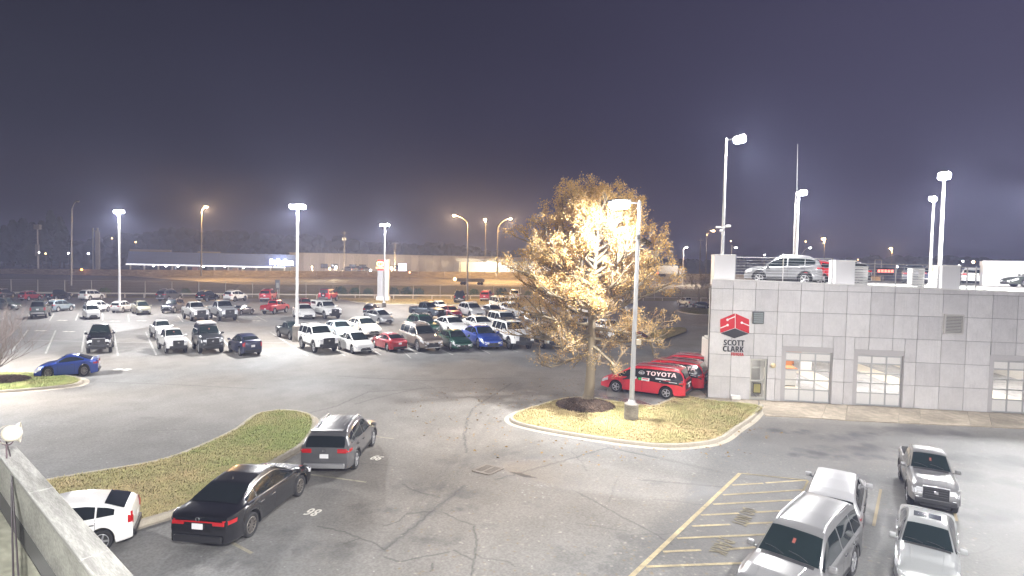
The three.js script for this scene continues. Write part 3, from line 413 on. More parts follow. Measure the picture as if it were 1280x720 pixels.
// ---------------------------------------------------------------- vehicles: one body surface per kind, lofted from its side outline, beltline and plan
const interp = (pts, x) => { if (x <= pts[0][0]) return pts[0][1]; for (let i = 0; i + 1 < pts.length; i++) if (x <= pts[i + 1][0]) return lerp(pts[i][1], pts[i + 1][1], (x - pts[i][0]) / Math.max(1e-6, pts[i + 1][0] - pts[i][0])); return pts.at(-1)[1]; };
const soft = (pts, r) => (x) => { let s = 0, w = 0; for (let i = -3; i <= 3; i++) { const k = 4 - Math.abs(i); s += k * interp(pts, x + i * r / 3); w += k; } return s / w; };
const KINDS = {
  suv: { L: 4.6, W: 1.86, H: 1.70, r: 0.36, sill: 0.30, ax: [1.38, -1.30], roofHalf: 0.64, top: [[-2.3, .60], [-2.292, .82], [-2.25, 1.04], [-2.14, 1.26], [-1.98, 1.48], [-1.6, 1.59], [-.9, 1.68], [-.3, 1.70], [.1, 1.68], [.42, 1.58], [1.04, 1.11], [1.16, 1.08], [1.65, 1.04], [2.08, .95], [2.24, .84], [2.3, .62]], belt: [[-2.3, 1.16], [-1.4, 1.09], [1.1, .98], [2.3, .86]], win: [[-1.86, -1.32], [-1.27, -.33], [-.26, 1.0]], back: [-2.22, -2.0], shield: [.46, 1.03], rails: 1 },
  big_suv: { L: 4.95, W: 1.93, H: 1.74, r: 0.38, sill: 0.30, ax: [1.45, -1.40], roofHalf: 0.66, top: [[-2.475, .62], [-2.465, .84], [-2.42, 1.06], [-2.26, 1.4], [-2.1, 1.66], [-1.7, 1.72], [-.5, 1.74], [.3, 1.7], [.52, 1.62], [1.2, 1.12], [1.32, 1.09], [1.85, 1.04], [2.25, .93], [2.42, .8], [2.475, .6]], belt: [[-2.475, 1.12], [-1.2, 1.07], [1.2, 1.0], [2.475, .86]], win: [[-2.05, -1.4], [-1.35, -.35], [-.28, 1.15]], back: [-2.38, -2.13], shield: [.56, 1.19], rails: 1 },
  boxy_suv: { L: 4.82, W: 1.92, H: 1.80, r: 0.40, sill: 0.44, ax: [1.42, -1.37], roofHalf: 0.68, gy: .86, top: [[-2.41, .75], [-2.405, 1.02], [-2.36, 1.18], [-2.25, 1.55], [-2.12, 1.75], [-1.7, 1.79], [.1, 1.80], [.32, 1.74], [.9, 1.26], [1.0, 1.22], [1.9, 1.15], [2.28, 1.07], [2.38, .97], [2.41, .75]], belt: [[-2.41, 1.17], [1.0, 1.13], [2.41, 1.0]], win: [[-2.1, -1.4], [-1.33, -.4], [-.33, .86]], back: [-2.34, -2.15], shield: [.36, .89], rails: 1 },
  sedan: { L: 4.92, W: 1.85, H: 1.44, r: 0.335, sill: 0.22, ax: [1.43, -1.42], roofHalf: 0.6, top: [[-2.46, .6], [-2.45, .84], [-2.4, 1.0], [-2.1, 1.05], [-1.82, 1.08], [-1.05, 1.36], [-.5, 1.44], [.1, 1.435], [.34, 1.38], [1.14, .98], [1.28, .95], [1.95, .85], [2.28, .73], [2.42, .60], [2.46, .46]], belt: [[-2.46, .97], [-1.5, .97], [1.1, .885], [2.46, .62]], win: [[-1.55, -1.1], [-1.06, -.22], [-.16, 1.08]], back: [-1.8, -1.1], shield: [.4, 1.13] },
  hatch: { L: 4.48, W: 1.76, H: 1.48, r: 0.32, sill: 0.22, ax: [1.33, -1.37], roofHalf: 0.57, top: [[-2.24, .55], [-2.232, .86], [-2.16, 1.08], [-2.05, 1.13], [-1.5, 1.32], [-.9, 1.44], [-.25, 1.48], [.25, 1.42], [1.36, .94], [1.5, .91], [1.95, .76], [2.16, .62], [2.24, .46]], belt: [[-2.24, 1.02], [-1.5, .98], [1.2, .87], [2.24, .6]], win: [[-1.72, -1.22], [-1.17, -.3], [-.24, 1.25]], back: [-1.98, -1.4], shield: [.3, 1.34] },
  van: { L: 5.1, W: 1.98, H: 1.77, r: 0.345, sill: 0.22, ax: [1.55, -1.48], roofHalf: 0.68, top: [[-2.55, .6], [-2.545, .9], [-2.5, 1.12], [-2.36, 1.5], [-2.2, 1.70], [-1.8, 1.75], [-.3, 1.77], [.5, 1.7], [.8, 1.6], [1.62, 1.08], [1.76, 1.04], [2.2, .93], [2.45, .78], [2.55, .52]], belt: [[-2.55, 1.12], [-1.2, 1.08], [1.4, .98], [2.55, .78]], win: [[-2.28, -1.3], [-1.24, -.1], [-.02, 1.42]], back: [-2.47, -2.22], shield: [.84, 1.6], rails: 1 },
  coupe: { L: 4.38, W: 1.87, H: 1.29, r: 0.345, sill: 0.17, ax: [1.24, -1.23], roofHalf: 0.55, top: [[-2.19, .5], [-2.185, .86], [-2.15, .99], [-2.0, .985], [-1.7, .97], [-1.2, 1.1], [-.75, 1.24], [-.3, 1.29], [.05, 1.26], [.3, 1.17], [.74, .92], [.9, .89], [1.5, .82], [1.9, .70], [2.1, .56], [2.19, .42]], belt: [[-2.19, .95], [-1.4, .95], [.7, .84], [2.19, .55]], win: [[-1.2, .66]], back: [-1.68, -.8], shield: [.12, .72] },
  pickup: { L: 5.4, W: 1.92, H: 1.80, r: 0.40, sill: 0.44, ax: [1.62, -1.62], roofHalf: 0.64, gy: .86, bed: { x0: -2.63, x1: -.86, floor: .78 }, top: [[-2.7, .8], [-2.695, 1.1], [-2.68, 1.17], [-.84, 1.19], [-.81, 1.3], [-.76, 1.68], [-.7, 1.74], [-.3, 1.80], [.2, 1.79], [.42, 1.73], [1.02, 1.27], [1.12, 1.23], [2.1, 1.17], [2.5, 1.08], [2.64, .97], [2.7, .72]], belt: [[-2.7, 1.13], [1.0, 1.14], [2.7, 1.0]], win: [[-.7, .1], [.16, .98]], back: [-.81, -.74], shield: [.46, 1.01] },
};
function bottomAt(s, x) { let b = s.sill + 0.05 * clamp((Math.abs(x) - s.L / 2 + 0.5) / 0.5, 0, 1); const R0 = s.r + 0.065; for (const a of s.ax) { const d = Math.abs(x - a); if (d < R0) b = Math.max(b, s.r + Math.sqrt(R0 * R0 - d * d) * 1.02); } return b; }
function section(s, x) {
  const t = s.topf(x), b = Math.min(bottomAt(s, x), t - 0.14), e = s.L / 2 - Math.abs(x), n = clamp(1 - e / (x > 0 ? 0.75 : 0.5), 0, 1), W = s.W / 2 * (1 - (x > 0 ? 0.17 : s.sill < .24 ? .15 : 0.1) * n ** 2.4), bed = s.bed && x > s.bed.x0 - .001 && x < s.bed.x1 + .001;
  const belt = clamp(s.beltf(x), b + 0.08, t - 0.035), flare = s.ax.some((a) => Math.abs(x - a) < s.r + 0.12) ? 0.018 : 0;
  const k = clamp((t - belt - 0.06) / (s.H - belt - 0.06), 0, 1), we = lerp(W * 0.88, Math.min(s.roofHalf, W * 0.9), k), c = Math.min(lerp(0.05, 0.075, k), (t - belt) * 0.7), g = t - c - belt, h = belt - b;
  const P = [[b, W * .94 + flare], [b + h * .07, W * .985 + flare], [b + h * .42, W * (x > 0 ? 1 : 1) - .004 + flare * .6], [b + h * .62, W * .982], [b + h * .86, W], [belt, W * .965]];
  if (bed) { const f = s.bed.floor; P.push([belt + .03, W * .93], [belt + .028, W * .87], [f + .02, W * .86], [f, W * .84], [f, W * .5], [f, 0]); }
  else P.push([belt + g * .12, lerp(W * .94, we, .10)], [belt + g * .5, lerp(W * .94, we, .42)], [belt + g * .96, lerp(W * .94, we, .95)], [t - c * .5, we * .955], [t - c * .13, we * .72], [t, 0]);
  return P;
}
function prepare(s) {
  s.topf = soft(s.top, 0.05); s.beltf = soft(s.belt, 0.1); const xs = new Set(); const add = (v) => xs.add(Math.round(v * 1000) / 1000);
  for (let i = 0; i <= 60; i++) add(-s.L / 2 + s.L * i / 60);
  for (const a of s.ax) for (let i = -10; i <= 10; i++) add(a + (s.r + 0.065) * Math.sin(i / 10 * Math.PI / 2) * (Math.abs(i) === 10 ? 0.9995 : 1));
  for (let i = 0; i + 1 < s.top.length; i++) { const [x0, y0] = s.top[i], [x1, y1] = s.top[i + 1], n = Math.ceil(Math.abs(y1 - y0) / 0.05); for (let q = 0; q <= n; q++) add(lerp(x0, x1, q / n)); }
  if (s.bed) [s.bed.x0 - .002, s.bed.x0, s.bed.x1, s.bed.x1 + .002].forEach(add);
  s.xs = [...xs].filter((x) => Math.abs(x) <= s.L / 2 + 1e-6).sort((a, b) => a - b).filter((x, i, a) => !i || x - a[i - 1] > 0.0015);
}
const widthAt = (s, x, y) => { const P = section(s, x); for (let i = 0; i < 10; i++) if (y <= P[i + 1][0]) return lerp(P[i][1], P[i + 1][1], clamp((y - P[i][0]) / Math.max(1e-5, P[i + 1][0] - P[i][0]), 0, 1)); return P[9][1]; };
const topAt = (s, x, z) => { const P = section(s, x); z = Math.abs(z); for (let i = P.length - 1; i > 5; i--) if (z <= P[i - 1][1]) return lerp(P[i][0], P[i - 1][0], (z - P[i][1]) / Math.max(1e-5, P[i - 1][1] - P[i][1])); return P[6][0]; };
function gridGeo(nx, ny, f) { const pos = [], uv = [], idx = []; for (let i = 0; i <= nx; i++) for (let j = 0; j <= ny; j++) { const p = f(i / nx, j / ny); pos.push(p[0], p[1], p[2]); uv.push(p[3] ?? i / nx, p[4] ?? j / ny); if (i < nx && j < ny) { const a = i * (ny + 1) + j, b = a + ny + 1; idx.push(a, b, a + 1, a + 1, b, b + 1); } } const g = new THREE.BufferGeometry(); g.setAttribute('position', new THREE.Float32BufferAttribute(pos, 3)); g.setAttribute('uv', new THREE.Float32BufferAttribute(uv, 2)); g.setIndex(idx); g.computeVertexNormals(); return g; }
function sidePatch(s, x0, x1, lo, hi, side, off = 0.006, nx = 16, ny = 5) { // a patch that follows the flank
  return gridGeo(nx, ny, (a, b) => { const u = side > 0 ? a : 1 - a, x = lerp(x0, x1, u), l = typeof lo === 'number' ? lo : lo(x), h = Math.max(l + 0.004, typeof hi === 'number' ? hi : hi(x)), y = lerp(l, h, b); return [x, y, side * (widthAt(s, x, y) + off), a, b]; });
}
function topPatch(s, x0, x1, f = 0.93, off = 0.009, n = 10) { // windscreen or rear window: follows the top surface between two stations
  const sgn = s.topf(x0) < s.topf(x1) ? -1 : 1, ys = (q) => { const ya = s.topf(x0), yb = s.topf(x1), y = lerp(ya, yb, q); let lo = x0, hi = x1; for (let i = 0; i < 22; i++) { const m = (lo + hi) / 2; if ((s.topf(m) - ya) / (yb - ya) < q) lo = m; else hi = m; } return (lo + hi) / 2; };
  return gridGeo(n, 12, (a, b) => { const x = ys(a), P = section(s, x), we = P[8][1], z = lerp(we, -we, b) * f; return [x + sgn * off * 0.7, topAt(s, x, z) + off, z, b, a]; });
}
function bodyGeo(s) {
  const pos = [], idx = [], N = 23; const rings = s.xs.map((x) => { const P = section(s, x); return [...P.map(([y, w]) => [x, y, w]), ...P.slice(0, -1).reverse().map(([y, w]) => [x, y, -w])]; });
  rings.forEach((r) => r.forEach((p) => pos.push(...p)));
  for (let i = 0; i + 1 < rings.length; i++) for (let j = 0; j + 1 < N; j++) { const a = i * N + j, b = a + N; idx.push(a, b, a + 1, a + 1, b, b + 1); }
  for (const [ri, dir] of [[0, -1], [rings.length - 1, 1]]) { const r = rings[ri], base = pos.length / 3; r.forEach((p) => pos.push(...p)); const y = (r[0][1] + r[11][1]) / 2; pos.push(r[0][0] + dir * 0.012, y, 0); for (let j = 0; j < N; j++) { const a = base + j, b = base + (j + 1) % N, c = base + N; dir > 0 ? idx.push(b, a, c) : idx.push(a, b, c); } }
  const g = new THREE.BufferGeometry(); g.setAttribute('position', new THREE.Float32BufferAttribute(pos, 3)); g.setAttribute('uv', new THREE.Float32BufferAttribute(new Float32Array(pos.length / 3 * 2), 2)); g.setIndex(idx); return toCreasedNormals(g, 0.52);
}
function underGeo(s) { const pos = [], idx = []; s.xs.forEach((x) => { const P = section(s, x); pos.push(x, P[0][0] + .004, P[0][1] - .004, x, P[0][0] + .004, -P[0][1] + .004); }); for (let i = 0; i + 1 < s.xs.length; i++) { const a = i * 2; idx.push(a, a + 1, a + 2, a + 2, a + 1, a + 3); } const g = new THREE.BufferGeometry(); g.setAttribute('position', new THREE.Float32BufferAttribute(pos, 3)); g.setIndex(idx); const u = g.toNonIndexed(); u.computeVertexNormals(); const gs = [u, box(s.ax[0] - s.ax[1] - 2 * s.r - .2, 0.2, s.W * 0.7, (s.ax[0] + s.ax[1]) / 2, s.sill - 0.02, 0), box(0.12, 0.12, s.W - .35, s.ax[0], s.r, 0), box(0.12, 0.12, s.W - .35, s.ax[1], s.r, 0)]; return mg(gs); }
// wheels
const tyreGeo = (r, w) => { const p = [], q = w / 2; for (const [x, y] of [[-q * .72, r * .66], [-q * .95, r * .8], [-q, r * .9], [-q * .8, r * .98], [-q * .3, r], [q * .3, r], [q * .8, r * .98], [q, r * .9], [q * .95, r * .8], [q * .72, r * .66]]) p.push(new THREE.Vector2(y, x)); const g = new THREE.LatheGeometry(p, 28); return g.rotateX(Math.PI / 2); };
function rimGeo(r, w, n = 5) { const R0 = r * .67, z = w * .30, gs = []; gs.push(new THREE.TorusGeometry(R0 * .95, R0 * .07, 6, 24).translate(0, 0, z * 1.15)); for (let i = 0; i < n; i++) { const a = i / n * 6.2832, g = new THREE.BoxGeometry(R0 * .92, R0 * (n > 6 ? .13 : .25), w * .1).translate(R0 * .47, 0, 0); g.rotateY(-0.12); g.translate(0, 0, z * 1.05); g.rotateZ(a); gs.push(g); } gs.push(new THREE.CylinderGeometry(R0 * .2, R0 * .22, w * .14, 12).rotateX(Math.PI / 2).translate(0, 0, z * 1.1)); return mg(gs); }
const discGeo = (r, w) => new THREE.CylinderGeometry(r * .66, r * .66, w * .5, 24).rotateX(Math.PI / 2);
// materials
const paint = new Map();
const paintMat = (r, g, b, metal = 0.15, rough = 0.32) => { const k = [r, g, b, metal, rough].join(); if (!paint.has(k)) { const m = new THREE.MeshPhysicalMaterial({ roughness: rough, metalness: metal, clearcoat: 1, clearcoatRoughness: 0.06 }); m.color.setRGB(r, g, b); paint.set(k, m); } return paint.get(k); };
const carGlass = new THREE.MeshPhysicalMaterial({ roughness: 0.06, clearcoat: 1, clearcoatRoughness: 0.04 }); carGlass.color.setRGB(0.012, 0.016, 0.017);
const shieldGlass = new THREE.MeshPhysicalMaterial({ roughness: 0.1, clearcoat: 1, clearcoatRoughness: 0.04 }); shieldGlass.color.setRGB(0.01, 0.017, 0.017);
const rubber = mat(0.022, 0.022, 0.023, 0.85), blackTrim = mat(0.02, 0.02, 0.022, 0.5), alloy = mat(0.55, 0.55, 0.57, 0.3, 0.75), darkAlloy = mat(0.24, 0.22, 0.2, 0.35, 0.7), brake = mat(0.05, 0.05, 0.05, 0.6, 0.3), lensMat = new THREE.MeshPhysicalMaterial({ roughness: 0.12, clearcoat: 1 }), redLens = new THREE.MeshPhysicalMaterial({ roughness: 0.15, clearcoat: 1 }), chrome = mat(0.62, 0.62, 0.63, 0.18, 0.95), plateMat = mat(0.72, 0.72, 0.74, 0.5), underMat = mat(0.012, 0.012, 0.012, 0.9), gapMat = mat(0.012, 0.012, 0.013, 0.8);
lensMat.color.setRGB(0.62, 0.63, 0.66); redLens.color.setRGB(0.42, 0.012, 0.014);
const frontX = (s) => s.L / 2 + 0.012;
function buildCar(kind) {
  const s = KINDS[kind]; if (!s.xs) prepare(s);
  const o = new THREE.Group(), W = s.W / 2, L = s.L / 2, truck = kind === 'pickup' || kind === 'boxy_suv', low = kind === 'coupe' || kind === 'sedan' || kind === 'hatch', body = part('body', bodyGeo(s), paintMat(.5, .5, .5), o);
  part('underbody', underGeo(s), underMat, o);
  for (const a of s.ax) for (const d of [1, -1]) { const w = truck ? 0.26 : 0.225, wheel = part('wheel', tyreGeo(s.r, w), rubber, o); wheel.position.set(a, s.r, d * (W - w / 2 - 0.005)); if (d < 0) wheel.rotation.y = Math.PI; part('disc', discGeo(s.r, w), brake, wheel); part('rim', rimGeo(s.r, w, kind === 'coupe' ? 10 : kind === 'sedan' ? 10 : kind === 'hatch' ? 5 : 5), alloy, wheel); }
  const edge = (x) => { const P = section(s, x); return P[8][0] - (P[8][0] - P[5][0]) * 0.10; }, bl = (x) => s.beltf(x) + 0.035;
  part('windshield', topPatch(s, ...s.shield), shieldGlass, o); part('rear_window', topPatch(s, ...s.back, kind === 'pickup' ? .8 : .9, .012), carGlass, o);
  for (const d of [1, -1]) for (const [a, b] of s.win) part('side_window', sidePatch(s, a, b, bl, edge, d, 0.006), carGlass, o);
  if (truck || kind === 'suv' || kind === 'big_suv') { part('wheel_arch_trim', [1, -1].flatMap((d) => s.ax.map((a) => { const t = new THREE.TorusGeometry(s.r + .085, .034, 6, 22, Math.PI); t.scale(1, 1, .6); return t.translate(a, s.r, d * (W + .006)); })), blackTrim, o); for (const d of [1, -1]) part('sill_trim', sidePatch(s, s.ax[1] + s.r + .08, s.ax[0] - s.r - .08, s.sill + .02, s.sill + .15, d, .012, 4, 2), blackTrim, o); }
  for (const z0 of [.12, -.5]) { const pts = [0, .5, 1].map((q) => { const x = s.shield[1] - .03 - .1 * Math.sin(q * 1.6), z = z0 + q * .52; return V(x + .01, topAt(s, x, z) + .022, z); }); part('wiper', new THREE.TubeGeometry(new THREE.CatmullRomCurve3(pts), 6, .011, 5), blackTrim, o); }
  // door gaps and handles
  const gx = s.win.length > 2 ? [s.win[1][1] + .03, s.win[2][1] - .05, s.win[1][0] - .02] : s.win.length > 1 ? [s.win[0][1] + .03, s.win[1][1] - .06, s.win[0][0] - .02] : [s.win[0][1] - .08, -0.55];
  for (const d of [1, -1]) { for (const x of gx) { const b = Math.max(s.sill + .1, bottomAt(s, x) + .03); part('door_gap', sidePatch(s, x - .006, x + .006, b, s.beltf(x) + .02, d, .0035, 1, 6), gapMat, o); }
    for (const x of gx.length > 2 ? [gx[0] + .1 - .25, gx[2] + .12] : [gx[1] + .15]) { const y = s.beltf(x) - .13; part('door_handle', rbox(.2, .028, .04, .012, x, y, d * (widthAt(s, x, y) + .02)), kind === 'sedan' ? chrome : blackTrim, o); }
    const mx = s.shield[1] - .16, my = s.beltf(mx) + .1; part('mirror', [rbox(.14, .15, .23, .05, mx, my + .02, d * (W + .1)), rbox(.06, .05, .12, .02, mx, my - .04, d * (W - .02))], paintMat(.5, .5, .5), o);
    if (s.rails) { const x0 = s.win[0][0] + .15, x1 = s.win.at(-1)[1] - .75, n = 10, pts = [...Array(n + 1)].map((_, i) => { const x = lerp(x0, x1, i / n), z = section(s, x)[9][1] * .96; return V(x, topAt(s, x, z) + (i === 0 || i === n ? .0 : .06), d * z); }); part('roof_rail', new THREE.TubeGeometry(new THREE.CatmullRomCurve3(pts), 16, .028, 6), truck ? blackTrim : alloy, o); }
    // lamps wrap round the corners
    const hy = s.topf(L - .14), h0 = truck ? .16 : low ? .13 : .15;
    const hx = L - (truck ? .16 : .5), hl = sidePatch(s, hx, L - .02, (x) => s.topf(Math.min(x, L - .14)) - h0 - .06 - .02 * clamp((L - x) / .4, 0, 1) - (truck ? .05 : .03), (x) => s.topf(Math.min(x, L - .1)) - .07, d, .012, 8, 3);
    const wF = section(s, L - .03)[3][1]; const yc = truck ? s.gy + .05 : Math.min(hy - .1, s.top.at(-1)[1] + .02); part('headlight', [hl, rbox(.07, truck ? .16 : .13, truck ? .3 : .36, .03, L - .03, yc, d * (wF - .22), d * -.22)], lensMat, o);
    const tx = -L + .02, ty = kind === 'pickup' ? .95 : s.beltf(-L) - .16; if (kind === 'hatch') part('tail_light', [sidePatch(s, -L + .01, -L + .13, .74, 1.02, d, .01, 6, 3), rbox(.03, .22, .07, .014, -L - .004, .8, d * (section(s, -L)[3][1] - .05))], redLens, o);
    else part('tail_light', [sidePatch(s, -L + .01, -L + (truck ? .14 : .32), ty - (truck ? .13 : .05), ty + (truck ? .14 : .06), d, .012, 6, 3), rbox(.05, truck ? .3 : kind === 'sedan' ? .1 : .15, truck ? .15 : .34, .02, -L - .005, ty + (kind === 'sedan' ? -.02 : 0), d * (section(s, -L)[3][1] - (truck ? .09 : .19)))], redLens, o);
    part('fog_lamp', rbox(.05, .07, .13, .02, frontX(s) - .01, s.sill + .2, d * (section(s, L)[2][1] - .12)), lensMat, o);
  }
  const f = frontX(s), topF = s.gy ?? s.top.at(-1)[1], wf = section(s, L)[3][1];
  if (truck) { part('grille', [rbox(.07, .42, wf * 1.24, .03, f, topF + .0, 0), ...[-.12, -.04, .04, .12].map((y) => rbox(.02, .02, wf * 1.05, .006, f + .04, topF + .02 + y, 0))], blackTrim, o); part('grille_surround', new THREE.TorusGeometry(.5, .05, 6, 4, 6.2832).rotateZ(Math.PI / 4).scale(wf * 1.62, .52, .8).rotateY(Math.PI / 2).translate(f - .01, topF + .02, 0), alloy, o); part('front_bumper', [rbox(.18, .2, wf * 1.96, .05, f - .02, topF - .3, 0), rbox(.12, .12, wf * 1.4, .03, f - .04, topF - .44, 0)], blackTrim, o); part('emblem', rbox(.02, .1, .16, .009, f + .045, topF + .03, 0), chrome, o); }
  else { part('grille', [rbox(.04, low ? .1 : .15, wf * 1.0, .02, f, topF - (low ? .02 : .04), 0)], blackTrim, o); part('air_intake', [rbox(.05, low ? .13 : .17, wf * 1.35, .03, f - .005, s.sill + .13, 0)], blackTrim, o); part('emblem', rbox(.02, .07, .12, .009, f + .025, topF - .01, 0), chrome, o); part('bumper_lip', rbox(.06, .05, wf * 1.7, .02, f - .02, s.sill + .02, 0), kind === 'suv' || kind === 'big_suv' ? alloy : blackTrim, o); }
  // rear
  const wr = section(s, -L)[3][1], rb = kind === 'pickup' ? .62 : s.sill + .22; part('rear_bumper', [rbox(.14, truck ? .2 : .18, wr * 1.8, .04, -L - .0, rb - .06, 0)], kind === 'suv' || kind === 'big_suv' ? alloy : truck ? chrome : blackTrim, o);
  part('licence_plate', box(.015, .15, .31, -L - .04, kind === 'pickup' ? .72 : kind === 'sedan' ? .72 : s.sill + .52, 0), plateMat, o);
  if (kind === 'coupe') part('spoiler', rbox(.16, .025, 1.4, .01, -L + .1, 1.02, 0), paintMat(.5, .5, .5), o);
  if (kind === 'pickup') part('bed_floor', box(1.72, .01, 1.5, -1.75, .8, 0), mat(.03, .03, .032, .8), o);
  return o;
}
const protos = {}, proto = (k) => protos[k] ?? (protos[k] = buildCar(k));
const facing = (p, rel) => { const a = Math.atan2(-p.x, -p.z) + R(rel); return a - Math.PI / 2; };      // turn that points a car at the eye, plus rel degrees to the right
function footprint(s, p, turn, k, sc = [1, 1, 1]) { // bounding box of a car in the photograph's pixels
  let x0 = 1e9, x1 = -1e9, y1 = -1e9, y0 = 1e9; const c = Math.cos(turn), n = Math.sin(turn);
  for (const [lx, ly, lz] of [...[1, -1].flatMap((a) => [1, -1].flatMap((b) => [[a * (s.L / 2 - .05), .55, b * s.W * .42], [a * (s.L / 2 - .25), .25, b * s.W / 2], [a * s.L * .2 - .25, s.H, b * s.roofHalf]])), ...s.ax.flatMap((a) => [1, -1].map((b) => [a, 0, b * (s.W / 2 - .06)])), ...[1, -1].map((b) => [s.L / 2, .24, b * s.W * .3]), ...[1, -1].map((b) => [-s.L / 2, .3, b * s.W * .3])]) { const ax = lx * sc[0], az = lz * sc[2], [x, y] = project(V(p.x + k * (ax * c + az * n), p.y + k * ly * sc[1], p.z + k * (-ax * n + az * c))); x0 = Math.min(x0, x); x1 = Math.max(x1, x); y1 = Math.max(y1, y); y0 = Math.min(y0, y); }
  return [x0, x1, y1, y0];
}
const placed = [];
function car(kind, rel, [bx0, bx1, by], colour, name, label, opt = {}) {
  const s = KINDS[kind]; proto(kind); let k = opt.k ?? 1, px = (bx0 + bx1) / 2, py = by - 4, h = opt.h ?? 0, p = G(px, py, h), turn = facing(p, rel), fp; const an = clamp((Math.abs(px - 640) - 230) / 330, 0, 1), sn = Math.sin(R(rel)) ** 2, up = opt.sy ?? (by < 470 ? 1.2 : 1), sc = [(1 - .13 * an * sn) * (opt.sx ?? 1), up + .04 * an, 1 - .13 * an * (1 - sn)];
  for (let i = 0; i < 24; i++) { fp = footprint(s, p, turn, k, sc); px += ((bx0 + bx1) - (fp[0] + fp[1])) / 2 * .8; py += (by - fp[2]) * .7; if (!opt.k) k = clamp(k * Math.pow((bx1 - bx0) / (fp[1] - fp[0]), .5), .78, opt.kmax ?? 1.15); p = G(px, py, h); turn = facing(p, rel); }
  return setCar(kind, [p.x, h, p.z], turn, k, colour, name, label, { ...opt, sc });
}
function setCar(kind, pos, turn, k, colour, name, label, opt = {}) {
  proto(kind); const o = protos[kind].clone(); o.name = numbered(name); scene.add(o); o.position.set(...pos); o.rotation.y = turn; o.scale.set(k, k, k).multiply(V(...(opt.sc ?? [1, 1, 1])));
  tag(o, label, opt.cat ?? (kind === 'pickup' ? 'pickup truck' : kind === 'van' ? 'minivan' : kind.includes('suv') ? 'suv' : 'car'), opt.group ?? 'parked vehicles');
  const m = paintMat(...colour); o.traverse((q) => { if (q.name === 'body' || q.name === 'mirror' || q.name === 'spoiler') q.material = m; if (opt.rim && q.name === 'rim') q.material = opt.rim; if (opt.trim && ['grille_surround', 'front_bumper', 'rear_bumper'].includes(q.name)) q.material = opt.trim === 'paint' ? m : opt.trim; if (opt.glass && (q.name.includes('window') )) q.material = opt.glass; });
  if (opt.noRails) o.children.filter((q) => q.name === 'roof_rail').forEach((q) => o.remove(q));
  placed.push([kind, pos[0], pos[2], label]); return o;
}
const WHITE = [.8, .8, .79, .0, .3], OFFWHITE = [.66, .62, .54, .0, .3], SILVER = [.33, .335, .34, .4, .33], GREY = [.115, .115, .12, .4, .33], DGREY = [.04, .043, .047, .4, .3], BLACK = [.008, .008, .01, .1, .25], RED = [.42, .012, .02, .15, .3], MAROON = [.2, .012, .018, .2, .3], BLUE = [.018, .06, .34, .4, .3], NAVY = [.012, .018, .055, .3, .3], GREEN = [.008, .055, .035, .3, .3], PALEBLUE = [.5, .58, .62, .2, .3], BRONZE = [.2, .17, .145, .45, .34], STEELBLUE = [.11, .135, .165, .45, .32], GUNGREEN = [.06, .075, .07, .3, .35];
// ---------------------------------------------------------------- every vehicle: kind, turn from facing the eye, box in the photograph (left, right, foot), paint
// nearest
const avalon = car('sedan', 149, [216, 390, 679], BLACK, 'black_sedan', 'wet black sedan with chrome window trim parked along the grass strip', { rim: darkAlloy });
const rav = car('suv', 164, [376, 472, 588], GREY, 'grey_crossover', 'dark grey crossover with roof rails at the tip of the grass strip');
car('hatch', -103, [-46, 174, 712], WHITE, 'white_hatchback', 'white hatchback half hidden by the roof parapet in the near corner', { });
const lay = (kind, f, r, h, fwd, ...rest) => { const a = G(...f, h), b = G(...r, h), d = a.clone().sub(b).normalize(), c = a.clone().lerp(b, .5).addScaledVector(d, fwd); return setCar(kind, [c.x, 0, c.z], Math.atan2(d.x, d.z) - Math.PI / 2, ...rest); };
lay('big_suv', [990, 663], [1031, 624], 1.62, .35, .95, [.2, .2, .203, .35, .3], 'silver_suv', 'large silver suv nearest the eye beside the yellow hatched bay', { sc: [1, 1, .87] });
lay('suv', [1048, 580], [1041, 604], 1.55, .3, .92, [.36, .36, .37, .2, .3], 'white_crossover', 'wet white crossover seen from behind just beyond the large silver suv', { noRails: true, glass: carGlass, sc: [1, 1, .88] });
car('pickup', 7, [1125, 1198, 643], [.17, .17, .172, .35, .33], 'grey_pickup', 'grey pickup with a black grille facing the eye in front of the garage doors', { sy: 1.12 });
car('sedan', 1, [1118, 1199, 745], [.29, .3, .3, .25, .3], 'pale_sedan', 'pale silver sedan with a sunroof cut by the picture edge', { sy: 1.06 });
car('coupe', -97, [43, 125, 473.5], [.02, .05, .26, .4, .28], 'blue_coupe', 'low blue sports coupe passing the bright green island', { rim: darkAlloy, sy: 1.16, sx: .93 });
// vans in their red and black wrap, nose out beside the building
const van1 = car('van', -106, [753.5, 862, 498.5], [.62, .022, .04, .05, .3], 'red_wrapped_van', 'red and black wrapped minivan nearest the tree island, large white word on its side', { k: 1.0 });
{ const a = van1.rotation.y, side = V(Math.sin(a), 0, Math.cos(a)); const o1 = van1.position.clone().addScaledVector(side, 0);
  const e1 = G(882.5, 484), e0 = G(859.5, 488), step = e1.clone().sub(e0); const n = V(-Math.sin(a), 0, -Math.cos(a)); const d = Math.max(2.9, Math.abs(step.dot(n)) * 0.9), fwd = V(Math.cos(a), 0, -Math.sin(a));
  [['second red wrapped minivan in the row of three, between the other two', 1], ['farthest red wrapped minivan, tail cut off by the building corner', 2]].forEach(([l, i]) => { const q = o1.clone().addScaledVector(n, Math.sign(step.dot(n)) * d * i).addScaledVector(fwd, step.dot(fwd) * i * .6); setCar('van', [q.x, 0, q.z], a, 1, [.62, .022, .04, .05, .3], 'red_wrapped_van', l, {}); }); }
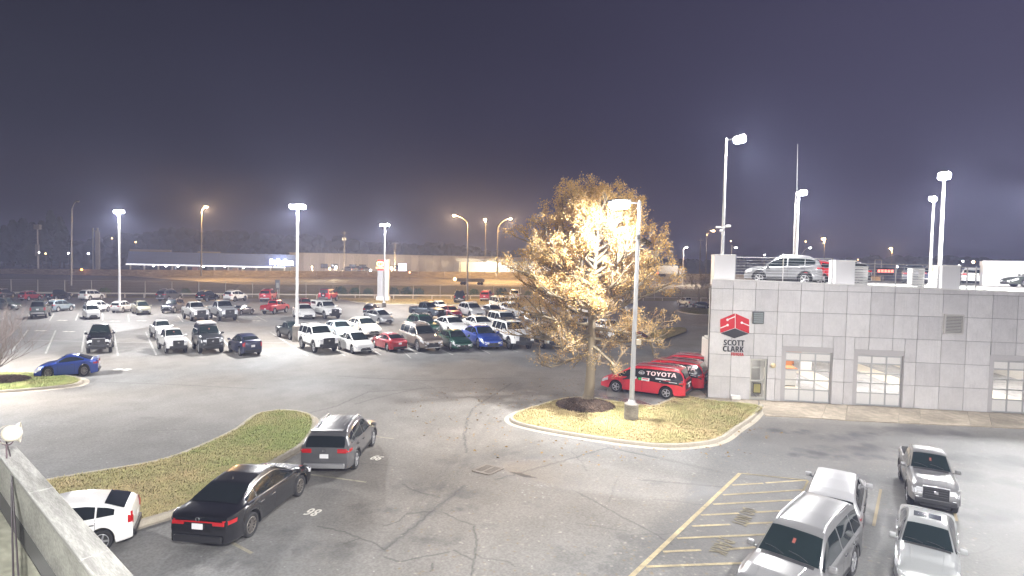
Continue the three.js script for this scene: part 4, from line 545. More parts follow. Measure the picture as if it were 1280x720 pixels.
// first row of the middle block
const row = [
  ['pickup', -3, [107, 143, 442], BLACK, 'black_pickup', 'black pickup standing alone facing the eye between two stall lines'],
  ['pickup', 11, [195, 236, 442], [.6, .6, .6, .2, .3], 'white_pickup', 'white pickup with black grille beside the empty pale stall'],
  ['pickup', 10, [186, 218, 425], WHITE, 'white_pickup', 'white pickup tucked right behind another white pickup'],
  ['boxy_suv', 9, [239, 281, 442], DGREY, 'dark_boxy_suv', 'charcoal boxy suv with a pale roof between white pickup and navy hatchback'],
  ['hatch', -163, [284, 328, 445], NAVY, 'navy_hatchback', 'navy hatchback seen from behind at the end of its row'],
  ['pickup', 24, [345, 383, 425], [.03, .038, .04, .3, .3], 'dark_pickup', 'dark pickup parked behind the concrete lamp base'],
  ['boxy_suv', 21, [372, 424, 441], WHITE, 'white_boxy_suv', 'white boxy suv first in the front row beside the concrete lamp base'],
  ['hatch', 24, [420, 468, 442.5], WHITE, 'white_hatchback', 'white hatchback between the white boxy suv and the red sedan'],
  ['sedan', -153, [463, 509, 439.5], [.3, .012, .022, .25, .3], 'red_sedan', 'red sedan parked tail out with its tail lamps shining'],
  ['big_suv', 25, [498, 554, 439.5], BRONZE, 'bronze_suv', 'bronze three row suv next to the red sedan'],
  ['sedan', 21, [546, 591, 438.5], GREEN, 'green_sedan', 'dark green sedan in the front row beside the blue one'],
  ['sedan', 23, [576, 629, 436.5], BLUE, 'blue_sedan', 'bright blue sedan in the front row'],
  ['boxy_suv', 25, [611, 670, 437], WHITE, 'white_boxy_suv', 'white boxy suv with roof rack next to the blue sedan'],
  ['pickup', 27, [652, 707, 436], [.58, .57, .52, .1, .3], 'cream_pickup', 'cream pickup at the edge of the tree branches, last of the front row'],
  // second row
  ['sedan', 20, [403, 445, 424], PALEBLUE, 'pale_blue_sedan', 'pale blue sedan peeping out behind the white boxy suv'],
  ['sedan', 24, [431, 478, 421], OFFWHITE, 'cream_sedan', 'cream sedan behind the white hatchback and red sedan'],
  ['suv', 24, [508, 550, 420], GREEN, 'dark_green_crossover', 'dark green crossover hidden behind the bronze suv'],
  ['sedan', 24, [541, 588, 420], WHITE, 'white_sedan', 'white sedan behind the dark green sedan'],
  ['sedan', 24, [577, 622, 419], WHITE, 'white_sedan', 'white sedan behind the bright blue sedan'],
  ['boxy_suv', 25, [606, 655, 419], WHITE, 'white_boxy_suv', 'white boxy suv in the second row directly behind another'],
  ['suv', 26, [652, 700, 418], [.35, .35, .33, .2, .3], 'silver_crossover', 'silver crossover seen through the outer twigs of the big tree'],
  // third row
  ['hatch', 31, [456, 492.5, 405.5], SILVER, 'silver_hatchback', 'silver hatchback alone in the aisle below the tall sign'],
  ['suv', 165, [453.5, 475, 395], BLACK, 'black_crossover', 'black crossover standing just behind the silver hatchback in the aisle'],
  ['pickup', 24, [387.5, 427.5, 399], WHITE, 'white_capped_pickup', 'white pickup with a tall bed cap'],
  ['sedan', 12, [365, 395, 399], WHITE, 'white_sedan', 'white sedan beside the pickup with the bed cap'],
  ['sedan', 10, [371, 392, 387], MAROON, 'maroon_car', 'maroon car mostly hidden behind the white sedan and lamp pole'],
  ['pickup', 148, [325.5, 362, 393], RED, 'red_pickup', 'bright red pickup parked tail towards the eye'],
  ['suv', 165, [320.5, 350.5, 377], RED, 'red_suv', 'red suv against the guard rail beside a small sign board'],
  ['boxy_suv', 160, [397, 424, 377.5], RED, 'red_jeep', 'red off roader with a dark top and a spare wheel on its back'],
  ['pickup', 40, [511.5, 557, 399.5], STEELBLUE, 'slate_pickup', 'slate blue pickup at the aisle end of the third row'],
  ['sedan', 26, [548, 578, 397.5], [.36, .02, .04, .2, .3], 'red_sedan', 'red sedan between the slate pickup and a white crossover'],
  ['suv', 22, [540, 560, 389], WHITE, 'white_suv', 'white roof showing behind the slate blue pickup'],
  ['suv', 26, [568, 611, 399], WHITE, 'white_crossover', 'white crossover in the third row beside the red sedan'],
  ['sedan', 27, [598, 633.5, 399], DGREY, 'grey_sedan', 'dark slate sedan squeezed between two white crossovers'],
  ['suv', 30, [622, 663, 398.5], WHITE, 'white_crossover', 'white crossover with dark side windows at the end of the third row'],
  ['van', 24, [611, 640, 388], OFFWHITE, 'cream_van', 'cream van roof behind the dark slate sedan'],
  // against the guard rail
  ['pickup', 178, [564.5, 584.5, 379], BLACK, 'black_pickup', 'black pickup with red tail lamps against the guard rail'],
  ['suv', 168, [597, 620, 377], RED, 'red_crossover', 'bright red crossover against the guard rail behind the cream van'],
  ['van', 178, [634, 653, 376], WHITE, 'white_van', 'tall white van against the guard rail'],
  ['suv', 170, [676, 692, 374], WHITE, 'white_crossover', 'white crossover by the guard rail behind the tree, farther of two'],
  ['sedan', 0, [678, 699, 382], WHITE, 'white_sedan', 'white sedan facing out behind the tree, nearer of two by the guard rail'],
  // far left
  ['suv', 140, [-8, 19, 373], BLACK, 'black_suv', 'black suv in the far left corner by the guard rail'],
  ['suv', 52, [-12, 26, 388], [.03, .045, .035, .3, .3], 'dark_green_suv', 'dark green suv cut by the picture edge, headlamp shining'],
  ['suv', 134, [23, 53, 376], [.28, .015, .02, .2, .3], 'red_suv', 'dull red suv near the guard rail with lit tail lamp'],
  ['pickup', 136, [56, 91, 376], BLACK, 'black_pickup', 'black pickup by the guard rail next to the dull red suv'],
  ['boxy_suv', 172, [36.5, 65, 398], GUNGREEN, 'grey_green_suv', 'grey green boxy suv seen from behind'],
  ['suv', 134, [62, 88.5, 390], [.13, .17, .2, .3, .3], 'blue_grey_crossover', 'blue grey crossover beside the grey green boxy suv'],
  ['big_suv', 138, [98, 131, 376], WHITE, 'white_suv', 'large white suv by the guard rail next to the lamp pole'],
  ['suv', 142, [106, 139, 391], WHITE, 'white_crossover', 'white crossover behind the small white van'],
  ['van', 6, [102.5, 126, 399], WHITE, 'white_van', 'small white van facing the eye with violet reflections on its windscreen'],
  ['suv', 150, [138, 167.5, 391], WHITE, 'white_crossover', 'white crossover right behind the lamp pole base'],
  ['hatch', 12, [163.5, 189.5, 393.5], [.4, .38, .3, .3, .3], 'beige_wagon', 'beige wagon facing the eye beside the lamp pole base'],
  ['suv', 141, [195, 228.5, 377], [.1, .1, .1, .3, .3], 'dark_grey_suv', 'dark grey suv against the guard rail with two lit tail lamps'],
  ['suv', -22, [200.5, 231, 391.5], [.05, .05, .065, .3, .3], 'charcoal_crossover', 'charcoal crossover facing the eye in front of the dark grey suv'],
  ['pickup', 14, [226.5, 262, 401.5], WHITE, 'white_pickup', 'white pickup in the middle row beside the silver one'],
  ['pickup', 15, [259.5, 298, 401.5], [.5, .52, .54, .3, .3], 'silver_pickup', 'silver full size pickup beside the white one in the middle row'],
  ['suv', 141, [245, 274, 377], BLACK, 'black_suv', 'black suv against the guard rail with an amber gleam on its roof'],
  ['suv', 141, [279.5, 309.5, 377], WHITE, 'white_crossover', 'white crossover against the guard rail next to the black suv'],
  ['sedan', 142, [290.5, 315, 394], [.14, .13, .125, .3, .3], 'taupe_sedan', 'taupe sedan behind the silver pickup'],
  // seen through the branches of the tree and beyond
  ['pickup', 26, [690, 740, 412], [.4, .4, .4, .2, .3], 'silver_pickup', 'silver pickup behind the crown of the tree'],
  ['suv', 24, [718, 760, 398], WHITE, 'white_crossover', 'white crossover low behind the middle of the tree'],
  ['sedan', 24, [735, 790, 424], WHITE, 'white_sedan', 'white sedan just behind the trunk of the tree'],
  ['suv', 30, [762, 800, 392], [.5, .5, .5, .2, .3], 'silver_suv', 'silver suv behind the slim lamp pole by the tree'],
  ['suv', 165, [700, 726, 386], [.3, .3, .3, .2, .3], 'grey_crossover', 'mid grey crossover by the guard rail seen through the branches'],
  ['sedan', 60, [866, 892, 386.5], BLACK, 'black_car', 'black car on the far drive beside the building corner'],
  ['pickup', -150, [846, 870, 384], OFFWHITE, 'cream_pickup', 'cream pickup on the far drive behind bare twigs'],
];
const made = row.map((r) => car(...r));
const byLabel = (s) => made.find((o) => o.userData.label.includes(s));
{ // what single vehicles carry
  const j = byLabel('spare wheel'), s = KINDS.boxy_suv, w = part('spare_wheel', tyreGeo(.38, .24), rubber, j); w.rotation.y = -Math.PI / 2; w.position.set(-s.L / 2 - .12, 1.05, 0); j.traverse((q) => { if (q.name === 'rear_window') q.material = blackTrim; }); part('soft_top', rbox(2.6, .12, 1.42, .05, -.75, 1.78, 0), blackTrim, j);
  const c = byLabel('tall bed cap'); part('bed_cap', [new RoundedBoxGeometry(1.85, .62, 1.66, 3, .12).translate(-1.74, 1.45, 0)], paintMat(...WHITE), c); for (const d of [1, -1]) part('cap_window', rbox(1.3, .26, .03, .01, -1.74, 1.52, d * .83), carGlass, c);
  const g = byLabel('pale roof between'); part('roof_tent', [rbox(1.9, .12, 1.25, .04, -.7, 1.88, 0), ...[-1.4, -.7, 0].map((x) => rbox(.06, .1, 1.4, .02, x, 1.85, 0))], mat(.5, .5, .52, .4, .3), g);
  const r = byLabel('roof rack next to'); part('roof_rack', [-1.4, -.8, -.2].map((x) => rbox(.06, .06, 1.36, .02, x, 1.86, 0)), blackTrim, r);
}
{ // hang tags behind the windscreens, a sunroof
  const tagM = mat(.22, .055, .04, .6), tags = [['large silver suv nearest', 'big_suv'], ['grey pickup with a black grille', 'pickup'], ['white pickup with black grille', 'pickup'], ['charcoal boxy suv with', 'boxy_suv']];
  for (const [l, k] of tags) { const o = scene.children.find((q) => q.userData.label?.startsWith(l)), s = KINDS[k], x = lerp(...s.shield, .4); part('hang_tag', gridGeo(1, 1, (a, b) => { const xx = x + (a - .5) * .11, z = -.02 + (b - .5) * .08; return [xx + .012, topAt(s, xx, z) + .016, z]; }), tagM, o); }
  const c = scene.children.find((q) => q.userData.label?.startsWith('pale silver sedan with')), s = KINDS.sedan; part('sunroof', gridGeo(6, 6, (a, b) => { const x = lerp(-.45, .02, a), z = lerp(.42, -.42, b); return [x, topAt(s, x, z) + .008, z]; }), carGlass, c);
  for (const [l, k] of [['large silver suv nearest', 'big_suv'], ['pale silver sedan with', 'sedan'], ['grey pickup with a black grille', 'pickup']]) { const o = scene.children.find((q) => q.userData.label?.startsWith(l)), s = KINDS[k]; for (const d of [1, -1]) part('hood_crease', gridGeo(14, 1, (a, b) => { const x = lerp(s.shield[1] + .1, s.L / 2 - .25, a), z = d * (lerp(.5, .42, a) + (b - .5) * .03); return [x, topAt(s, x, z) + .004 + (b > .5 ? .004 : 0), z]; }), o.children.find((q) => q.name === 'body').material, o); part('cowl', gridGeo(1, 8, (a, b) => { const x = s.shield[1] + .005 + a * .1, z = lerp(.68, -.68, b); return [x, topAt(s, x, z) + .006, z]; }), blackTrim, o); }
}
// what the nearest ones show: badge, trim line, wipers, tags
{
  const s = KINDS.sedan; for (const d of [1, -1]) part('window_trim', [sidePatch(s, -1.62, 1.04, (x) => { const P = section(s, x); return P[8][0] - (P[8][0] - P[5][0]) * .1; }, (x) => { const P = section(s, x); return P[8][0] - (P[8][0] - P[5][0]) * .1 + .022; }, d, .014, 24, 1), sidePatch(s, -1.55, 1.1, (x) => s.beltf(x) + .012, (x) => s.beltf(x) + .034, d, .012, 24, 1)], chrome, avalon);
  part('tail_strip', box(.02, .03, 1.0, -s.L / 2 - .03, .84, 0), redLens, avalon); part('antenna_fin', new THREE.ConeGeometry(.05, .09, 8).scale(1.6, 1, .5).translate(-.95, 1.44, 0), paintMat(...BLACK), avalon);
  part('rear_badge', new THREE.TorusGeometry(.05, .01, 6, 16).rotateY(Math.PI / 2).translate(-s.L / 2 - .03, .9, 0), chrome, avalon);
  const q = KINDS.suv; part('roof_spoiler', rbox(.26, .04, 1.15, .015, -1.98, 1.66, 0), paintMat(...GREY), rav); for (let i = -3; i <= 3; i++) part('roof_rib', rbox(1.5, .012, .02, .005, -.7, 1.702, i * .15), paintMat(...GREY), rav); part('rear_badge', new THREE.TorusGeometry(.05, .01, 6, 16).rotateY(Math.PI / 2).translate(-q.L / 2 - .03, 1.0, 0), chrome, rav);
}
{ // side print of the wrapped vans: one printed sheet per side, following the flank
  const make = (mirror) => { const cv = document.createElement('canvas'); cv.width = 1024; cv.height = 360; const c = cv.getContext('2d');
    c.clearRect(0, 0, 1024, 360); const X = (f) => f * 1024; c.fillStyle = '#15151a'; c.beginPath(); c.moveTo(X(.30), 20); c.lineTo(X(1), 6); c.lineTo(X(1), 250); c.lineTo(X(.74), 258); c.lineTo(X(.30), 205); c.lineTo(X(.12), 200); c.lineTo(X(.20), 150); c.closePath(); c.fill();
    c.strokeStyle = '#f2f2f2'; c.fillStyle = '#e9e9ee'; c.lineWidth = 9; c.beginPath(); c.ellipse(X(.38), 90, 48, 34, 0, 0, 7); c.fill(); c.strokeStyle = '#15151a'; c.lineWidth = 8; c.beginPath(); c.ellipse(X(.38), 90, 38, 24, 0, 0, 7); c.stroke(); c.beginPath(); c.ellipse(X(.38), 92, 13, 24, 0, 0, 7); c.stroke(); c.beginPath(); c.ellipse(X(.38), 80, 26, 9, 0, 0, 7); c.stroke();
    c.save(); c.translate(X(.45), 128); c.transform(1, -.03, 0, 1, 0, 0); c.fillStyle = '#ffe3e3'; c.font = 'bold 108px sans-serif'; const w = c.measureText('TOYOTA').width; c.scale(X(.45) / w, 1); c.fillText('TOYOTA', 0, 0); c.restore();
    c.fillStyle = '#e8e8ea'; c.fillRect(X(.6), 160, X(.22), 12); c.fillRect(X(.6), 178, X(.16), 8); c.fillRect(X(.8), 206, X(.12), 10); c.fillRect(X(.66), 212, 22, 16);
    c.fillStyle = '#1d7a3c'; c.fillRect(X(.335), 182, X(.055), 58); c.fillStyle = '#f0f0f0'; c.fillRect(X(.39), 182, X(.12), 58); c.fillStyle = '#d8394a'; c.fillRect(X(.4), 190, X(.095), 20); c.fillStyle = '#c9c9c9'; c.fillRect(X(.4), 216, X(.1), 14); c.fillStyle = '#4bbf6b'; c.beginPath(); c.arc(X(.362), 210, 16, 0, 7); c.fill();
    c.fillStyle = '#2a2a30'; c.fillRect(X(.1), 196, X(.12), 34); c.fillStyle = '#dfe6ea'; c.fillRect(X(.22), 178, X(.09), 40); c.fillStyle = '#7c8790'; c.fillRect(X(.23), 190, X(.07), 8);
    const t = new THREE.CanvasTexture(cv); t.colorSpace = THREE.SRGBColorSpace; t.magFilter = THREE.LinearFilter; return new THREE.MeshPhysicalMaterial({ map: t, alphaTest: 0.5, roughness: 0.3, clearcoat: 1, clearcoatRoughness: 0.06 }); };
  const m = make(), s = KINDS.van, geos = [1, -1].map((d) => sidePatch(s, -2.42, 1.5, .56, (x) => Math.min(1.62, section(s, x)[8][0] - .02), d, .011, 40, 14));
  // the print reads from nose to tail on the left flank and from tail to nose on the right
  { const uv = geos[0].attributes.uv; for (let i = 0; i < uv.count; i++) uv.setX(i, uv.getX(i)); }
  scene.children.filter((o) => o.name.startsWith('red_wrapped_van')).forEach((o) => { geos.forEach((g) => part('side_print', g, m, o)); part('rear_print', rbox(.02, .5, 1.3, .008, -s.L / 2 - .02, .86, 0), blackTrim, o); part('rear_lettering', box(.02, .09, .8, -s.L / 2 - .035, .92, 0), mat(.7, .66, .66, .5), o); });
}
// on the roof deck
{
  const h = RY, G2 = { group: 'vehicles on the roof deck' }, put = (kind, rel, px, Z, k, c, n, l, sc) => { const p = at(px, 350, -Z); return setCar(kind, [p.x, h, -Z], facing(p, rel), k, c, n, l, { ...G2, sc }); };
  const a = put('suv', -95, 979, 36, 1.0, [.2, .203, .21, .35, .3], 'silver_crossover', 'silver crossover seen side on behind the wire railing on the roof', [.97, 1.12, 1]);
  const back = V(-Math.sin(a.rotation.y), 0, -Math.cos(a.rotation.y)), sgn = back.z < 0 ? 1 : -1, fw = V(Math.cos(a.rotation.y), 0, -Math.sin(a.rotation.y));
  [['red_crossover', RED, 'red crossover behind the silver one on the roof', 1, -.75], ['dark_crossover', BLACK, 'black crossover third in the roof row, behind the red one', 2, -1.3]].forEach(([n, c, l, i, d]) => { const q = a.position.clone().addScaledVector(back, sgn * 2.9 * i).addScaledVector(fw, d * i); setCar('suv', [q.x, h, q.z], a.rotation.y, 1, c, n, l, G2); });
  put('van', 178, 1143, 56.5, 1, [.09, .1, .115, .3, .3], 'dark_van', 'dark grey van seen from behind in the middle of the roof'); put('suv', 180, 1216, 55.5, 1, WHITE, 'white_crossover', 'white crossover seen from behind beside the ribbed roof hut');
  put('sedan', -62, 1301, 46, 1, [.05, .06, .05, .3, .3], 'dark_sedan', 'dark sedan on the roof in front of the ribbed hut'); put('suv', 175, 1169, 55, 1, NAVY, 'navy_crossover', 'navy crossover hidden behind the twin roof lamps');
}
// ---------------------------------------------------------------- lamps: a glowing lens and a light just under it
const galv = mat(0.5, 0.5, 0.5, 0.45, 0.5), galvDark = mat(0.2, 0.19, 0.18, 0.5, 0.5), whitePole = mat(0.84, 0.84, 0.84, 0.45, 0.05), footM = mat(0.35, 0.32, 0.28, 0.9, 0, { map: texCoarse });
const lensCool = glow(new THREE.Color(.86, .88, 1), 70), lensFar = glow(COOL, 40), lensSodium = glow(SODIUM, 60), lensSodiumDim = glow(SODIUM, 14), lensBlue = glow(new THREE.Color(.8, .85, 1), 14);
function spot(parent, x, y, z, I, color, dir, angle = 1.25, pen = 0.6, soft = 10) {
  const l = new THREE.SpotLight(color, I * LAMP_GAIN, 0, angle, pen, 2); l.name = 'lamp_light'; l.castShadow = true; l.shadow.radius = soft; l.position.set(x, y, z); l.target.position.set(x + dir[0], y + dir[1], z + dir[2]); parent.add(l); parent.add(l.target);
}
// kind of head: a flat shoebox on an arm. heads: [direction, reach, intensity, tilt]
function lotLamp(base, top, heads, label, opt = {}) {
  const h0 = opt.h ?? 0, p = opt.pos ?? G(base[0], base[1], h0), H = opt.height ?? at(top[0], top[1], p.z).y - h0, o = thing(opt.name ?? 'lot_lamp', label, 'lamp post', [p.x, h0, p.z], 0, opt.group ?? 'lamp posts of the lot');
  if (opt.lean) o.rotation.z = R(opt.lean);
  const b = opt.foot ?? 0.95, fr = opt.footR ?? 0.33, pr = opt.r ?? 0.11;
  if (b) part('foot', [cyl(fr, fr, b - 0.04, 0, 0, 0, 24), cyl(fr, fr - .05, .04, 0, b - .04, 0, 24)], footM, o);
  part('base_plate', [box(.4, .03, .4, 0, b + .015, 0), cyl(pr * 1.6, pr * 1.3, .16, 0, b, 0)], opt.mat ?? galv, o);
  part('pole', [cyl(pr, pr * .62, H - b, 0, b, 0, 12)], opt.mat ?? galv, o);
  for (const [ang, reach, I, tilt = 0.0, size = 1] of heads) {
    const dx = Math.sin(ang), dz = Math.cos(ang), hd = new THREE.Group(); hd.name = 'lamp_head'; o.add(hd);
    const m = V(dx * reach, H - .05, dz * reach), g = rbox(.42 * size, .14, .78 * size, .05); g.rotateX(-tilt); g.rotateY(ang); part('arm', bar(V(0, H - .12, 0), m.clone().add(V(0, .0, 0)), .035), opt.mat ?? galv, hd); part('housing', g.translate(m.x, m.y + .02, m.z), galvDark, hd);
    const le = rbox(.5 * size, .36, .72 * size, .15); le.rotateX(-tilt); le.rotateY(ang); part('lamp_lens', le.translate(m.x, m.y - .15, m.z), opt.lens ?? lensCool, hd);
    if (I) for (const q of [-.75, .75]) { const t = opt.tilt ?? .85, a2 = ang + q; spot(hd, m.x, m.y - .36, m.z, I * .75, opt.color ?? COOL, [Math.sin(a2) * Math.sin(t), -Math.cos(t), Math.cos(a2) * Math.sin(t)], opt.angle ?? 1.0, 1); }
  }
  if (heads[0][2]) { const [ang, reach, I] = heads[0], l = new THREE.PointLight(COOL, I * (opt.open ?? .34) * LAMP_GAIN); l.name = 'lamp_light'; l.castShadow = true; l.shadow.radius = 8; l.position.set(Math.sin(ang) * reach, H - .2, Math.cos(ang) * reach + .52); o.add(l); }
  return o;
}
const P = Math.PI;
const camAt = (py, z, px) => at(px, py, z).y;
const lampA = lotLamp([149.5, 391], [151, 263], [[P * .5, .3, 1050, 0, 1], [-P * .5, .3, 1050, 0, 1]], 'white lamp post with two heads behind the small white van', { footR: .42, mat: whitePole, r: .16, foot: 1.1 });
const lampB = lotLamp([371, 427], [375, 256], [[P * .5, .34, 850, 0, 1.1], [-P * .5, .34, 850, 0, 1.1]], 'white lamp post with two heads rising beside the front white boxy suv', { footR: .4, mat: whitePole, r: .16, foot: 1.5 });
const lampC = lotLamp([480, 384], [483, 280], [[P * .5, .4, 1000, 0, 1.1], [-P * .5, .4, 1000, 0, 1.1]], 'white lamp post with two heads in front of the tall sign', { mat: whitePole, r: .16, foot: .8 });
const lampT = lotLamp([788.5, 527], [797, 251], [[-P / 2 - .35, 1.0, 260, 0, 1.3], [-P / 2 - .1, .9, 220, 0, 1.2]], 'lamp post on the kerbed island shining into the crown of the big tree', { r: .13, foot: .92, footR: .34, lean: -0.6, angle: 1.45, open: .2 });
{ // fittings on the tree lamp: two small solar panels and boxes
  const H = at(797, 251, lampT.position.z).y, z0 = lampT.position.z, f = (py) => at(790, py, z0).y;
  for (const py of [302, 417]) { const g = box(.5, .03, .62); g.rotateX(-.2); g.rotateZ(-.55); part('solar_panel', g.translate(.36, f(py), .12), mat(.03, .035, .05, .2), lampT); part('panel_bracket', bar(V(.08, f(py) - .1, 0), V(.34, f(py) - .02, .1), .02), galv, lampT); }
  part('control_box', rbox(.22, .26, .2, .02, .2, f(427), .1), mat(.6, .52, .38, .5), lampT); part('control_box', rbox(.16, .2, .16, .02, -.02, f(296), .14), mat(.15, .14, .13, .5), lampT);
}
// lamps on the roof deck
const RL = (base, top, heads, label, opt = {}) => lotLamp(base, top, heads, label, { h: RY, foot: 0, open: .22, group: 'lamp posts on the roof deck', ...opt });
{ const [u0] = uAt(906, 330), p = F0.clone().addScaledVector(FD, u0).addScaledVector(FN, -.75), H = at(908, 173, p.z).y - RY, l = RL(null, null, [[P / 4, .8, 520, .1, .9]], 'tall lamp post standing on the corner parapet block of the roof', { pos: V(p.x, RY + 0.0, p.z), height: H, r: .1 });
  const y = at(907, 285, p.z).y - RY; part('camera_bracket', [bar(V(-.3, y, .1), V(.25, y + .05, .1), .03), rbox(.3, .12, .12, .04, -.34, y + .02, .12), rbox(.3, .14, .14, .05, .24, y + .1, .14), rbox(.2, .16, .16, .05, -.16, y - .18, .14)], whitePole, l); }
RL(null, [996, 238], [[P / 2 + .2, .3, 420, .1, 1]], 'lamp post rising behind the silver roof crossover', { r: .13, pos: at(994, 345, -45) });
const twin1 = RL(null, [1173, 216], [[P / 2 + .9, .1, 900, .35, 1.5], [-P / 2 + .9, .1, 500, .2, 1.2]], 'taller of the twin lamp posts on the roof with a dazzling head', { r: .14, pos: at(1174, 345, -40) });
RL(null, [1164, 246], [[-P / 2 + .6, .2, 350, .1, .9]], 'shorter of the twin lamp posts on the roof', { r: .12, pos: at(1162.5, 345, -46) });
{ const o = thing('bollard_box', 'yellow sleeve with a small ring emblem round the foot of the taller twin roof lamp', 'bollard', [0, 0, 0]); const p = twin1.position; o.position.copy(p); part('sleeve', rbox(.62, 1.55, .62, .05, 0, .78, 0), mat(.62, .55, .22, .5), o); part('ring', new THREE.TorusGeometry(.16, .035, 8, 20).translate(0, .95, .32), mat(.3, .1, .03, .5), o); }
{ const p = at(992, 344, -47), o = thing('antenna_mast', 'slim lattice radio mast with a thin whip standing beside the roof lamp post', 'antenna mast', [p.x, RY, p.z]), y1 = at(992, 240, p.z).y - RY, y2 = at(989, 180, p.z).y - RY; part('legs', [bar(V(-.12, 0, 0), V(-.1, y1, 0), .035), bar(V(.12, 0, 0), V(.1, y1, 0), .035), bar(V(0, 0, -.2), V(0, y1, -.17), .035)], galvDark, o); const br = []; for (let y = .3; y < y1 - .3; y += .45) br.push(bar(V(-.12, y, 0), V(.12, y + .4, 0), .014, undefined, 5), bar(V(.12, y, 0), V(0, y + .4, -.18), .014, undefined, 5)); part('bracing', br, galvDark, o); part('whip', bar(V(0, y1 - .2, 0), V(-.1, y2, 0), .035, .015), galv, o); }
// lamp posts that stand just outside the picture; their light falls into it
lotLamp(null, null, [[P * .5, .5, 1200], [-P * .5, .5, 700]], 'lamp post of the lot beyond the bare tree, outside the picture', { pos: V(-37, 0, -30), height: 11.5 });
lotLamp(null, null, [[P * 1.5, .5, 620], [P, .5, 450]], 'roof lamp post beyond the ribbed hut, outside the picture', { pos: V(34.6, RY, -36), height: 7.6, h: RY, foot: 0 });
lotLamp(null, null, [[P * 1.5, .5, 420], [P, .5, 560]], 'lamp post of the near lot by the garage doors, outside the picture', { pos: V(24, 0, -7), height: 12 });
lotLamp(null, null, [[P, .6, 1250, .25], [P * .8, .6, 850, .25]], 'lamp post in front of the near building, outside the picture', { open: .05, pos: V(2, 0, 5), height: 12.5 });

// street lamps of the highway: sodium heads on bent arms
function streetLamp(base, top, head, label, I, opt = {}) {
  const h = opt.h ?? 0, p = opt.z ? at(base[0], base[1], opt.z) : G(base[0], base[1], h), t = at(top[0], top[1], p.z), e = at(head[0], head[1], p.z), o = thing('street_lamp', label, 'street lamp', [p.x, p.y, p.z], 0, 'street lamps along the highway'), L = (q) => q.clone().sub(p);
  const r = opt.r ?? .16, y = L(t); y.x *= .4; part('pole', bar(V(0, 0, 0), V(y.x, y.y, 0), r, r * .6), opt.mat ?? galvDark, o); const hd = L(e); if (hd.distanceTo(y) > .3) part('arm', new THREE.TubeGeometry(new THREE.QuadraticBezierCurve3(V(y.x, y.y - .1, 0), V(lerp(y.x, hd.x, .4), hd.y + .1, 0), hd), 8, r * .5, 6), opt.mat ?? galvDark, o);
  const s = opt.s ?? 1; part('housing', rbox(.9 * s, .22 * s, .4 * s, .08 * s, hd.x, hd.y + .16 * s, hd.z), galvDark, o); part('lamp_lens', new THREE.SphereGeometry(.3 * s, 14, 10).scale(1.2, .7, 1).translate(hd.x, hd.y, hd.z), opt.lens ?? lensSodium, o);
  if (I) { const l = new THREE.PointLight(opt.color ?? SODIUM, I); l.name = 'lamp_light'; l.castShadow = true; l.shadow.radius = 12; l.position.set(hd.x, hd.y - .5 * s, hd.z); o.add(l); }
}
streetLamp([251.5, 345], [252.5, 264], [257.5, 258.5], 'tall street lamp with a golden star of light above the blue roofed canopy', 5200, { z: -205, s: 1.7, r: .3 });
streetLamp([584, 376], [584.5, 279], [567.5, 269.5], 'street lamp with a long bent arm beside the parked black pickup', 2600, { s: 1.0, r: .2 });
streetLamp([621, 343], [622.5, 284], [638, 273.5], 'street lamp leaning its bright golden head to the tree', 5200, { z: -205, s: 1.7, r: .25 });
streetLamp([606, 344], [607, 280], [606.5, 274.5], 'far golden street lamp between two others, pole hardly seen', 2600, { z: -214, s: 1.5, r: .12 });
streetLamp([89, 357], [92, 262], [97, 252], 'unlit street lamp pole on the far verge', 0, { h: .5, s: .9, r: .2, lens: galv, mat: galv });
streetLamp([882, 350], [883, 292], [891.5, 288.5], 'golden street lamp seen past the corner of the building', 900, { z: -190, s: 1.3, r: .12 });
streetLamp([1029.5, 345], [1030, 303], [1029.5, 298.5], 'golden street lamp glowing above the tail of the silver roof crossover', 1200, { z: -190, s: 1.8, r: .12 });
streetLamp([1114, 345], [1114.5, 316], [1113.5, 310.5], 'small golden lamp over the roof between the lit board and the dark van', 1500, { z: -230, s: 1.4, r: .12 });
streetLamp([853, 362], [853.5, 311], [858.5, 309], 'white lamp on a pale pole between the tree and the building', 900, { h: .5, s: .8, r: .2, lens: lensFar, color: COOL, mat: whitePole });
streetLamp([914, 335], [914.5, 306], [919.8, 309.5], 'white lamp over the roof near the corner lamp post', 0, { z: -150, s: 1.0, r: .15, lens: lensFar, mat: whitePole });
streetLamp([996, 345], [1005, 322], [1012.5, 309.8], 'white lamp just over the roof of the silver crossover', 0, { z: -140, s: .9, r: .1, lens: lensFar, mat: whitePole });
streetLamp([955, 340], [955, 320], [955.5, 318.5], 'small white lamp above the nose of the silver roof crossover', 0, { z: -180, s: .8, r: .15, lens: lensFar });
